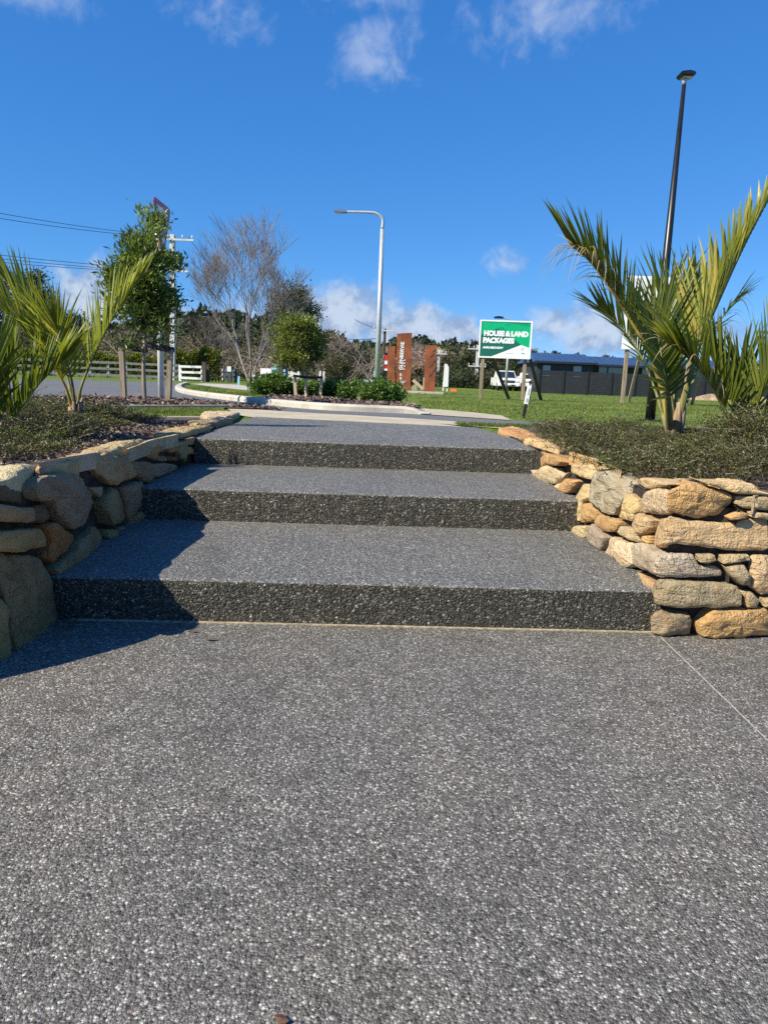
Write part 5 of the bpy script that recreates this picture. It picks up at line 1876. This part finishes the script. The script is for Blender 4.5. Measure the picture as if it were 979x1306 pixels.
for (a, b_) in (((548, 455.5), (553.5, 450.5)), ((551.5, 448.5), (556.4, 444.8)), ((547.5, 468), (552, 463)), ((552, 462), (555.8, 458.8)), ((546.8, 480), (551.5, 475)), ((551.2, 474.5), (555.6, 469))):
    p0, p1 = at(*a, YC - .312), at(*b_, YC - .312)
    dd = (p1 - p0).normalized(); nn2 = Vector((-dd.z, 0, dd.x))
    m = MB(); L_ = (p1 - p0).length
    m.prism([(0, -.015), (L_ * .5, -.03), (L_, -.01), (L_, .02), (L_ * .45, .012), (0, .015)], p0, dd, nn2, (0, .01, 0)); m.build('slot', 'slot_dark', sB_)
pa, pb2 = at(507, 502, YC), at(564, 503, YC)
m = MB(); m.box(pa.x, pb2.x, YC - .9, YC + .6, gz - .1, max(gz + .09, at(545, 504, YC - .9).z + .03))
tag(m.build('plinth', 'kerb_concrete', bevel=.02), 'low concrete plinth under the rusty steel sculptures', 'plinth')

# small black and red sign left of the sculptures
YK = 38
b = gpt(489, YK)
rs = empty('roadside_sign', tuple(b), 'narrow black post sign with red and white panels left of the sculptures', 'sign')
p0, p1 = at(488.3, 496, YK), at(488.8, 449.5, YK)
m = MB(); m.box(p0.x, p0.x + .2, YK, YK + .1, g(YK) - .1, p1.z); m.build('post', 'black_metal', rs)
for (y0, y1, mt) in ((453, 459.5, 'bright_red'), (460, 464.5, 'white_vinyl'), (466, 469.5, 'bright_red'), (470, 472.5, 'white_vinyl')):
    a_, c_ = at(490, y1, YK - .01), at(494.5, y0, YK - .01)
    m = MB(); m.box(a_.x, c_.x, YK - .03, YK - .005, a_.z, c_.z); m.build('panel', mt, rs)

# white tapered marker board on the lawn edge
YZ = 47
b = gpt(567, YZ)
wm = empty('roadside_sign', tuple(b), 'tall narrow white board on two legs at the far lawn edge', 'sign')
zt = at(568, 464, YZ).z
m = MB(); m.prism([(-.12, .25), (.22, .3), (.2, zt - b.z - .2), (.08, zt - b.z), (-.08, zt - b.z)], b + Y_ * .02, X, Z, (0, .06, 0)); m.build('board', 'white_paint', wm)
for dx in (-.08, .16):
    m = MB(); m.box(b.x + dx - .04, b.x + dx + .04, YZ + .09, YZ + .15, b.z - .1, b.z + .6); m.build('leg', 'white_paint', wm)
# orange cover on the lawn edge
b = gpt(578.5, 46)
m = MB(); m.add([(b.x - .22, 45.8, b.z), (b.x + .22, 45.8, b.z), (b.x + .22, 46.2, b.z), (b.x - .22, 46.2, b.z), (b.x - .14, 45.88, b.z + .16), (b.x + .14, 45.88, b.z + .16), (b.x + .14, 46.12, b.z + .16), (b.x - .14, 46.12, b.z + .16)],
                [(4, 5, 6, 7), (0, 1, 5, 4), (1, 2, 6, 5), (2, 3, 7, 6), (3, 0, 4, 7), (3, 2, 1, 0)])
tag(m.build('valve_cover', 'orange_plastic', bevel=.02), 'small orange marker cover on the lawn beside the white board', 'cover')
# raking timber prop and posts behind the sculptures
b0, b1 = at(526.5, 484.5, 40), gpt(540, 40)
pr = empty('timber_prop', tuple(b1), 'pale raking timber prop between the rusty sculptures', 'timber prop')
m = MB(); m.bar(b0, b1 + Z * .12, .16, .1); m.build('rail', 'fresh_timber', pr)
for px, hh in ((529.5, .55), (540.5, .75), (527.3, .3)):
    q = gpt(px, 40.1); m = MB(); m.bar(q - Z * .1, q + Z * hh, .12, .12); m.build('post', 'fresh_timber', pr)

# ------------------------------------------------------------------ power poles and lines


def insulator_arm(parent, c, half, zz):
    m = MB(); m.box(c.x - half, c.x + half, c.y - .06, c.y + .06, zz - .06, zz + .06); a = m.build('crossarm', 'pole_concrete', parent)
    for f_ in (-.92, -.4, .4, .92):
        m = MB(); m.tube([Vector((c.x + half * f_, c.y, zz + .06)), Vector((c.x + half * f_, c.y, zz + .3))], [.035, .05], 8)
        m.build('insulator', 'pole_concrete', a, smooth=True)


YO = 52
b = gpt(220.5, YO); zt = at(222, 299, YO).z
pp = empty('power_pole', tuple(b), 'pale concrete power pole with two crossarms behind the slim street tree', 'power pole', 'power poles')
m = MB(); m.bar(b - Z * .1, Vector((b.x + .12, b.y, zt)), .34, .3); m.build('pole', 'pole_concrete', pp, bevel=.03)
insulator_arm(pp, Vector((b.x + .35, b.y - .2, 0)), 1.25, at(225, 306, YO).z)
insulator_arm(pp, Vector((b.x + .3, b.y - .2, 0)), .95, at(225, 346, YO).z)
YO2 = 76
b2 = gpt(606.5, YO2); zt2 = at(608, 440, YO2).z
pp2 = empty('power_pole', tuple(b2), 'far pale power pole left of the green sign post', 'power pole', 'power poles')
m = MB(); m.bar(b2 - Z * .1, Vector((b2.x, b2.y, zt2)), .3, .28); m.build('pole', 'pole_concrete', pp2)
insulator_arm(pp2, b2 - Y_ * .2, 1.0, at(607, 445, YO2).z); insulator_arm(pp2, b2 - Y_ * .2, .9, at(607, 467, YO2).z)
b3 = gpt(487, 70); zt3 = at(488, 419, 70).z
pp3 = empty('power_pole', tuple(b3), 'dark timber power pole beside the street light', 'power pole', 'power poles')
m = MB(); m.tube([b3 - Z * .1, Vector((b3.x + .1, b3.y, zt3))], [.17, .12], 8); m.build('pole', 'bark_dark', pp3)
insulator_arm(pp3, b3 - Y_ * .2, 1.0, at(488, 421.5, 70).z)
b4 = gpt(557.5, 78); zt4 = at(558, 446, 78).z
pp4 = empty('power_pole', tuple(b4), 'pale pole just right of the slotted sculpture', 'power pole', 'power poles')
m = MB(); m.bar(b4 - Z * .1, Vector((b4.x, b4.y, zt4)), .26, .24); m.build('pole', 'pole_concrete', pp4)
insulator_arm(pp4, b4 - Y_ * .2, .8, zt4 - .4)


def wire(a, b, sag, lab, grp, r=.015):
    pts = [Vector(a).lerp(Vector(b), i / 24) - Z * (sag * 4 * (i / 24) * (1 - i / 24)) for i in range(25)]
    m = MB(); m.tube(pts, r, 5)
    tag(m.build('power_line', 'wire_metal', smooth=True), lab, 'power line', grp)


for (y0, y1, lab) in ((262, 303, 'uppermost overhead wire left of the slim tree'), (272, 305, 'second overhead wire from the top, left of the slim tree')):
    wire(at(-160, y0 - 22, 34), at(216, y1 - 2, YO), .25, lab, 'overhead wires left of the pole')
for (y0, y1, lab) in ((314, 343, 'third overhead wire from the top, left of the slim tree'), (320, 346, 'fourth overhead wire from the top, left of the slim tree'), (327, 347, 'lowest overhead wire left of the slim tree')):
    wire(at(-160, y0 - 10, 36), at(217, y1, YO), .2, lab, 'overhead wires left of the pole')
for i, (y0, x1, y1, lab) in enumerate(((300, 330, 398, 'upper service wire running down right of the power pole'), (345, 330, 406, 'middle service wire running down right of the power pole'), (347, 330, 414, 'lower service wire running down right of the power pole'))):
    wire(at(240, y0 + 2, YO), at(x1, y1, 120), .8, lab, 'overhead wires right of the pole')
wire(at(452, 407, 90), at(484, 419, 70), .15, 'faint wire running to the dark timber pole', 'overhead wires right of the pole', .03)
wire(at(440, 432, 90), at(484, 431, 70), .1, 'faint low wire left of the street light', 'overhead wires right of the pole', .03)

# ------------------------------------------------------------------ rail fences and gate posts


def rail_fence(x0, Y0, x1, Y1, n, hgt_, lab, mats, nr=3):
    A_, B_ = gpt(x0, Y0), gpt(x1, Y1)
    e = empty('rail_fence', tuple(A_), lab, 'fence', 'post and rail fences')
    for i in range(n + 1):
        q = A_.lerp(B_, i / n); q.z = g(q.y)
        m = MB(); m.box(q.x - .09, q.x + .09, q.y - .07, q.y + .07, q.z - .1, q.z + hgt_ + .08); m.build('post', mats[0], e)
    for k in range(nr):
        for i in range(n):
            a, b = A_.lerp(B_, i / n), A_.lerp(B_, (i + 1) / n)
            zz = .22 + (hgt_ - .22) * k / (nr - 1)
            p0 = Vector((a.x, a.y - .1, g(a.y) + zz)); p1 = Vector((b.x - .03, b.y - .1, g(b.y) + zz + random.uniform(-.02, .02)))
            m = MB(); m.bar(p0, p1, .05, .15, up=(0, 0, 1)); m.build('rail', mats[1], e)


timber('weathered_rail', (.2, .18, .15), (.42, .4, .36))
rail_fence(-30, 47, 228, 50.5, 11, 1.02, 'long weathered post and rail fence along the far side of the road', ('weathered_rail', 'weathered_rail'))
rail_fence(230, 49.5, 258, 49.5, 1, .95, 'short white three-rail fence right of the power pole', ('white_paint', 'white_paint'))
rail_fence(284, 52, 300, 54, 1, .85, 'short white rail fence beyond the driveway', ('dark_timber', 'white_paint'))
for px, Y, hh, lab in ((260.5, 49.3, 1.25, 'dark gate post at the end of the white rails'), (264.5, 49.8, 1.1, 'dark gate post standing just right of the other one'), (293, 51.5, 1.2, 'grey gate post with a white plate beyond the driveway')):
    q = gpt(px, Y)
    e = empty('gate_post', tuple(q), lab, 'gate post', 'gate posts by the driveway')
    m = MB(); m.box(q.x - .13, q.x + .13, Y - .1, Y + .1, q.z - .1, q.z + hh); m.build('post', 'dark_timber', e, bevel=.015)
    m = MB(); m.box(q.x - .15, q.x + .15, Y - .12, Y + .12, q.z + hh, q.z + hh + .05); m.build('cap', 'dark_timber', e)
    if px > 290:
        m = MB(); m.box(q.x - .16, q.x + .12, Y - .14, Y - .11, q.z + hh - .45, q.z + hh - .1); m.build('plate', 'white_paint', e)

# mail boxes beside the driveway
YX = 26
q = gpt(351, YX)
mbx = empty('letterbox', tuple(q), 'green letterbox with a curved hood on a timber post', 'letterbox', 'letterboxes by the driveway')
m = MB(); m.bar(q - Z * .1, Vector((q.x, q.y, at(351, 473, YX).z)), .09, .09); m.build('post', 'fresh_timber', mbx)
a_ = at(346.5, 472.5, YX); c_ = at(354.5, 466.5, YX)
m = MB(); ww = c_.x - a_.x; hh = c_.z - a_.z
m.prism([(0, 0), (ww, 0), (ww, hh * .55)] + [(ww / 2 + ww / 2 * math.cos(t_), hh * .55 + hh * .45 * math.sin(t_)) for t_ in np.linspace(.3, 2.84, 7)] + [(0, hh * .55)], a_ + Y_ * -.2, X, Z, (0, .4, 0)); bx = m.build('box', 'mailbox_green', mbx)
m = MB(); m.box(a_.x + .02, c_.x - .02, a_.y - .215, a_.y - .202, a_.z + .02, a_.z + hh * .5); m.build('flap', 'plate_blue', mbx)
q = gpt(361, YX + .6)
mbx = empty('letterbox', tuple(q), 'dark navy letterbox bank right of the green one', 'letterbox', 'letterboxes by the driveway')
a_ = at(355.5, 472, YX + .6); c_ = at(366, 466, YX + .6)
m = MB(); m.box(a_.x - .1, c_.x + .02, a_.y - .3, a_.y + .3, c_.z, c_.z + .05); m.build('roof', 'mailbox_navy', mbx)
m = MB(); m.box(a_.x + .15, c_.x, a_.y - .2, a_.y + .2, at(361, 481, YX + .6).z, c_.z); m.build('box', 'mailbox_navy', mbx, bevel=.01)
for k in range(2):
    zz = a_.z - .05 - k * .13
    m = MB(); m.box(a_.x + .19, c_.x - .03, a_.y - .215, a_.y - .203, zz, zz + .09); m.build('flap', 'plate_blue', mbx)
m = MB(); m.bar(q - Z * .1, Vector((q.x, q.y, at(361, 481, YX + .6).z)), .1, .1); m.build('post', 'dark_timber', mbx)
for (x0, x1, y0, y1, Y, lab, px) in ((332, 346, 470, 477, 27, 'small white board left of the green letterbox', 347), (367.5, 382, 474, 482, 21, 'white L-shaped board behind the left island stake', 380)):
    a_, c_ = at(x0, y1, Y), at(x1, y0, Y)
    e = empty('white_board', tuple(gpt(px, Y)), lab, 'board', 'white boards by the driveway')
    m = MB(); m.box(a_.x, c_.x, Y, Y + .03, a_.z, c_.z); m.build('board', 'white_paint', e)
    q = gpt(px, Y + .05); m = MB(); m.bar(q - Z * .1, Vector((q.x, q.y + .03, c_.z + .03)), .08, .06); m.build('post', 'white_paint', e)
e = empty('white_board', tuple(gpt(407, 18)), 'white corner board standing beside the right island stake', 'board', 'white boards by the driveway')
for x0, x1, y0, y1 in ((405.6, 408.4, 473, 493), (410.4, 413, 473.5, 494)):
    a_, c_ = at(x0, y1, 18), at(x1, y0, 18)
    m = MB(); m.prism([(0, 0), (c_.x - a_.x, 0), (c_.x - a_.x + .02, c_.z - a_.z), (.02, c_.z - a_.z)], a_, X, Z, (0, .03, 0)); m.build('board', 'white_paint', e)
    q = gpt((x0 + x1) / 2, 18.05); m = MB(); m.bar(q - Z * .1, Vector((q.x, q.y + .02, a_.z + .1)), .03, .03); m.build('post', 'white_paint', e)
for px, Y, tp_, mt, lab in ((324, 30, 478, 'white_paint', 'thin white peg on the grass left of the letterboxes'), (304.5, 38, 480, 'plate_blue', 'short pale blue peg right of the gate post'), (477.5, 32, 473, 'plate_blue', 'pale green marker stake left of the street light')):
    q = gpt(px, Y)
    m = MB(); m.bar(q - Z * .1, Vector((q.x, q.y, at(px, tp_, Y).z)), .1, .05)
    tag(m.build('marker_peg', mt, bevel=.01), lab, 'peg', 'marker pegs')
q = gpt(467, 24)
e = empty('letterbox', tuple(q), 'small grey letterbox on a post behind the glossy shrub', 'letterbox', 'letterboxes by the driveway')
a_, c_ = at(464, 490, 24), at(470, 485, 24)
m = MB(); m.prism([(0, 0), (c_.x - a_.x, 0), (c_.x - a_.x, .1), ((c_.x - a_.x) / 2, .17), (0, .1)], a_, X, Z, (0, .25, 0)); m.build('box', 'galvanised', e)
m = MB(); m.bar(q - Z * .1, Vector((q.x, q.y + .1, a_.z)), .06, .06); m.build('post', 'dark_timber', e)

# ------------------------------------------------------------------ dark house and its fence
YF0, YF1 = 57.0, 60.5
fA, fB = gpt(687, YF0), gpt(1040, YF1)
pf = empty('panel_fence', tuple(fA), 'dark grey panelled fence in front of the dark house', 'fence')
npan = 12
for i in range(npan + 1):
    q = fA.lerp(fB, i / npan); q.z = g(q.y)
    m = MB(); m.box(q.x - .05, q.x + .05, q.y - .07, q.y + .05, q.z - .1, q.z + 1.83); m.build('post', 'fence_post_metal', pf)
    if i < npan:
        r_ = fA.lerp(fB, (i + 1) / npan)
        m = MB(); vs = []
        nb = 9
        for k in range(nb):
            z0, z1 = q.z + .05 + k * 1.72 / nb, q.z + .05 + (k + 1) * 1.72 / nb - .012
            m.bar(Vector((q.x + .05, q.y, (z0 + z1) / 2)), Vector((r_.x - .05, r_.y, (z0 + z1) / 2 + (g(r_.y) - q.z))), .03, z1 - z0, up=(0, 0, 1))
        m.build('panel', 'fence_panel', pf)
YH = 66.0
h0, h1 = at(684, 470, YH).x, at(930, 470, YH).x
hz = g(YH)
he = at(690, 460.5, YH).z; hr = at(690, 450, YH + 4).z
hs_ = empty('house', ((h0 + h1) / 2, YH, hz), 'long low dark house with a blue steel roof behind the grey fence', 'house')
xm = at(757, 460, YH).x
m = MB(); m.box(h0, xm, YH, YH + 8, hz - .1, he); m.build('wall', 'house_cladding', hs_)
m = MB(); m.box(xm, h1, YH + 1.2, YH + 8, hz - .1, he - .12); m.build('wall', 'house_cladding', hs_)
for (x0, x1, yf, ze, nm) in ((h0 - .35, xm + .2, YH - .5, he, 'roof'), (xm + .203, h1 + .4, YH - .2, he - .1, 'roof')):
    m = MB()
    zr = hr if x0 < xm else hr - .15
    m.add([(x0, yf, ze), (x1, yf, ze), (x1, YH + 4, zr), (x0 + (.5 if x0 < xm else 0), YH + 4, zr), (x0, YH + 8.5, ze), (x1, YH + 8.5, ze),
           (x0, yf, ze - .12), (x1, yf, ze - .12), (x1, YH + 8.5, ze - .12), (x0, YH + 8.5, ze - .12)],
          [(0, 1, 2, 3), (3, 2, 5, 4), (0, 6, 7, 1), (1, 7, 8, 5, 2), (5, 8, 9, 4), (4, 9, 6, 0, 3), (6, 9, 8, 7)])
    rf = m.build(nm, 'roof_steel', hs_)
    nrb = int((x1 - x0) / .55)
    m = MB()
    for k in range(nrb):
        xx = x0 + .4 + k * .55
        if xx > x1 - .1: break
        m.bar(Vector((xx, yf + .02, ze + .02)), Vector((xx, YH + 3.9, zr + .005)), .05, .05)
    rb = m.build('rib_seams', 'roof_steel', rf); rb['kind'] = 'stuff'
    m = MB(); m.box(x0, x1, yf - .1, yf - .003, ze - .16, ze + .02); m.build('gutter', 'roof_fascia', rf)
for (x0, x1, y0, y1, Yw) in ((691.5, 702, 466, 472.5, YH), (730.5, 741.5, 467, 473.5, YH), (763, 774, 468, 474, YH + 1.2), (775, 794, 469, 475, YH + 1.2), (818, 833, 470, 476.5, YH + 1.2), (884, 897, 472.5, 478, YH + 1.2)):
    a_, c_ = at(x0, y1, Yw), at(x1, y0, Yw)
    m = MB()
    for bxx in ((a_.x - .06, c_.x + .06, c_.z, c_.z + .06), (a_.x - .06, c_.x + .06, a_.z - .66, a_.z - .6), (a_.x - .06, a_.x, a_.z - .6, c_.z), (c_.x, c_.x + .06, a_.z - .6, c_.z)):
        m.box(bxx[0], bxx[1], Yw - .06, Yw + .02, bxx[2], bxx[3])
    fr = m.build('window', 'roof_fascia', hs_)
    m = MB(); m.box(a_.x, c_.x, Yw - .03, Yw - .02, a_.z - .6, c_.z); m.build('pane', 'window_glass', fr)
# sand spoil against the fence
b = gpt(935, 52)
m = MB(); vs = [(b.x, 52, b.z + .5)]
nn3 = 18
for rr_, zz in ((.5, .38), (1.0, .0)):
    for k in range(nn3):
        a = 2 * math.pi * k / nn3
        j = 1 + .2 * math.sin(k * 2.7)
        vs.append((b.x + 3.2 * rr_ * j * math.cos(a), 52 + 1.2 * rr_ * j * math.sin(a), b.z + zz * j - (.02 if rr_ == 1 else 0)))
m.add(vs, [(0, 1 + k, 1 + (k + 1) % nn3) for k in range(nn3)] + [(1 + k, 1 + nn3 + k, 1 + nn3 + (k + 1) % nn3, 1 + (k + 1) % nn3) for k in range(nn3)])
tag(m.build('spoil_heap', 'sand_spoil', smooth=True), 'low heap of sandy spoil before the fence behind the palms', 'spoil heap')

# ------------------------------------------------------------------ vehicles


def wheel(parent, c, r, w_):
    m = MB(); m.tube([c - X * w_ / 2, c - X * w_ * .4, c + X * w_ * .4, c + X * w_ / 2], [r * .93, r, r, r * .93], 20); ty = m.build('wheel', 'tyre_rubber', parent, smooth=True)
    m = MB(); m.tube([c - X * (w_ / 2 + .006), c + X * (w_ / 2 + .006)], r * .6, 14); m.build('rim', 'chrome', ty)


def pickup(x, Y, lab, wid=1.85, ln=5.0, hc=1.78):
    b = gpt(x, Y)
    e = empty('pickup_truck', tuple(b), lab, 'pickup', 'white vehicles beyond the lawn')
    O = Vector((b.x, b.y, b.z))
    hw = wid / 2

    def side(prof, half, mat, name, parent=e, bev=.03, shrink=None):
        m = MB(); n = len(prof)
        vs = []
        for sx in (-1, 1):
            for (yy, zz) in prof:
                k = 1.0 if shrink is None else shrink(zz)
                vs.append(O + Vector((sx * half * k, yy, zz)))
        m.add(vs, [tuple(range(n)), tuple(range(2 * n - 1, n - 1, -1))] + [(i, n + i, n + (i + 1) % n, (i + 1) % n) for i in range(n)])
        return m.build(name, mat, parent, bevel=bev)
    side([(0, .42), (-.02, .62), (.05, .98), (.3, 1.08), (1.35, 1.14), (5, 1.12), (5, .45), (4.6, .4), (.3, .38)], hw, 'car_paint', 'body')
    side([(1.15, 1.13), (1.85, hc - .06), (2.2, hc), (3.3, hc), (3.55, 1.7), (3.6, 1.12)], hw, 'car_paint', 'cab', shrink=lambda z: .93 if z < 1.3 else .8)
    # windscreen, lamps, grille, bumper, plate, mirrors
    m = MB(); m.add([O + Vector(v) for v in ((-.74, 1.17, 1.17), (.74, 1.17, 1.17), (.66, 1.8, hc - .1), (-.66, 1.8, hc - .1))], [(0, 1, 2, 3)])
    for i, v in enumerate(m.v): m.v[i] = (v[0], v[1] - .035, v[2] + .02)
    m.build('windscreen', 'car_glass', e)
    for sx in (-1, 1):
        m = MB(); m.prism([(0, 0), (.36, .03), (.38, .17), (.05, .13)], O + Vector((-.88 if sx < 0 else .88, -.035, .78)), X * (1 if sx < 0 else -1), Z, (0, .08, 0)); m.build('headlight', 'lamp_lens', e)
        m = MB(); q = O + Vector((sx * (hw + .1), 1.25, 1.2)); m.box(q.x - .1, q.x + .1, q.y - .05, q.y + .08, q.z - .09, q.z + .12); m.build('mirror', 'car_paint', e, bevel=.03)
    m = MB(); m.box(O.x - .5, O.x + .5, O.y - .045, O.y + .02, O.z + .72, O.z + .93); m.build('grille', 'black_plastic', e, bevel=.01)
    m = MB(); m.box(O.x - .46, O.x + .46, O.y - .06, O.y - .046, O.z + .81, O.z + .85); m.build('grille_bar', 'chrome', e)
    m = MB(); m.box(O.x - .93, O.x + .93, O.y - .12, O.y - .0, O.z + .42, O.z + .64); m.build('bumper', 'car_paint', e, bevel=.03)
    m = MB(); m.box(O.x - .55, O.x + .55, O.y - .135, O.y - .122, O.z + .45, O.z + .56); m.build('air_intake', 'black_plastic', e)
    m = MB(); m.box(O.x - .2, O.x + .2, O.y - .15, O.y - .137, O.z + .5, O.z + .62); m.build('number_plate', 'white_paint', e)
    for sx in (-1, 1):
        for yy in (.85, 4.0): wheel(e, O + Vector((sx * (hw - .12), yy, .36)), .36, .24)
    return e


pickup(648.5, 66.0, 'white pickup truck facing the road, seen under the green sign')
e2 = pickup(681, 68.0, 'second white vehicle half hidden by the sign post and the fence end', 1.75, 4.6, 1.6)

# ------------------------------------------------------------------ small litter on the paving
for (px, py, sz, rz, lab) in ((270, 816, .022, .4, 'small dark leaf on the sunlit paving below the steps'), (247, 806, .014, 1.2, 'tiny ochre leaf scrap beside the step shadow edge'), (359, 1302, .016, 2.0, 'tiny red-brown leaf scrap at the bottom of the paving')):
    p = onz(px, py, .004)
    m = MB(); n_ = 8; vs = [(p.x, p.y, .008)]
    for k in range(n_):
        a = 2 * math.pi * k / n_; r_ = sz * (.55 + .45 * abs(math.cos(a)))
        vs.append((p.x + r_ * math.cos(a + rz), p.y + r_ * .6 * math.sin(a + rz), .004 + .006 * random.random()))
    m.add(vs, [(0, 1 + k, 1 + (k + 1) % n_) for k in range(n_)])
    tag(m.build('fallen_leaf', 'dry_leaf'), lab, 'leaf', 'scraps of leaf on the paving')
p0, p1 = onz(84, 803, .006), onz(101, 788, .012)
m = MB(); m.tube([p0, p0.lerp(p1, .5) + Z * .008, p1], [.003, .0035, .002], 5)
tag(m.build('twig', 'dry_leaf'), 'thin brown twig in the shade beside the left wall', 'twig')
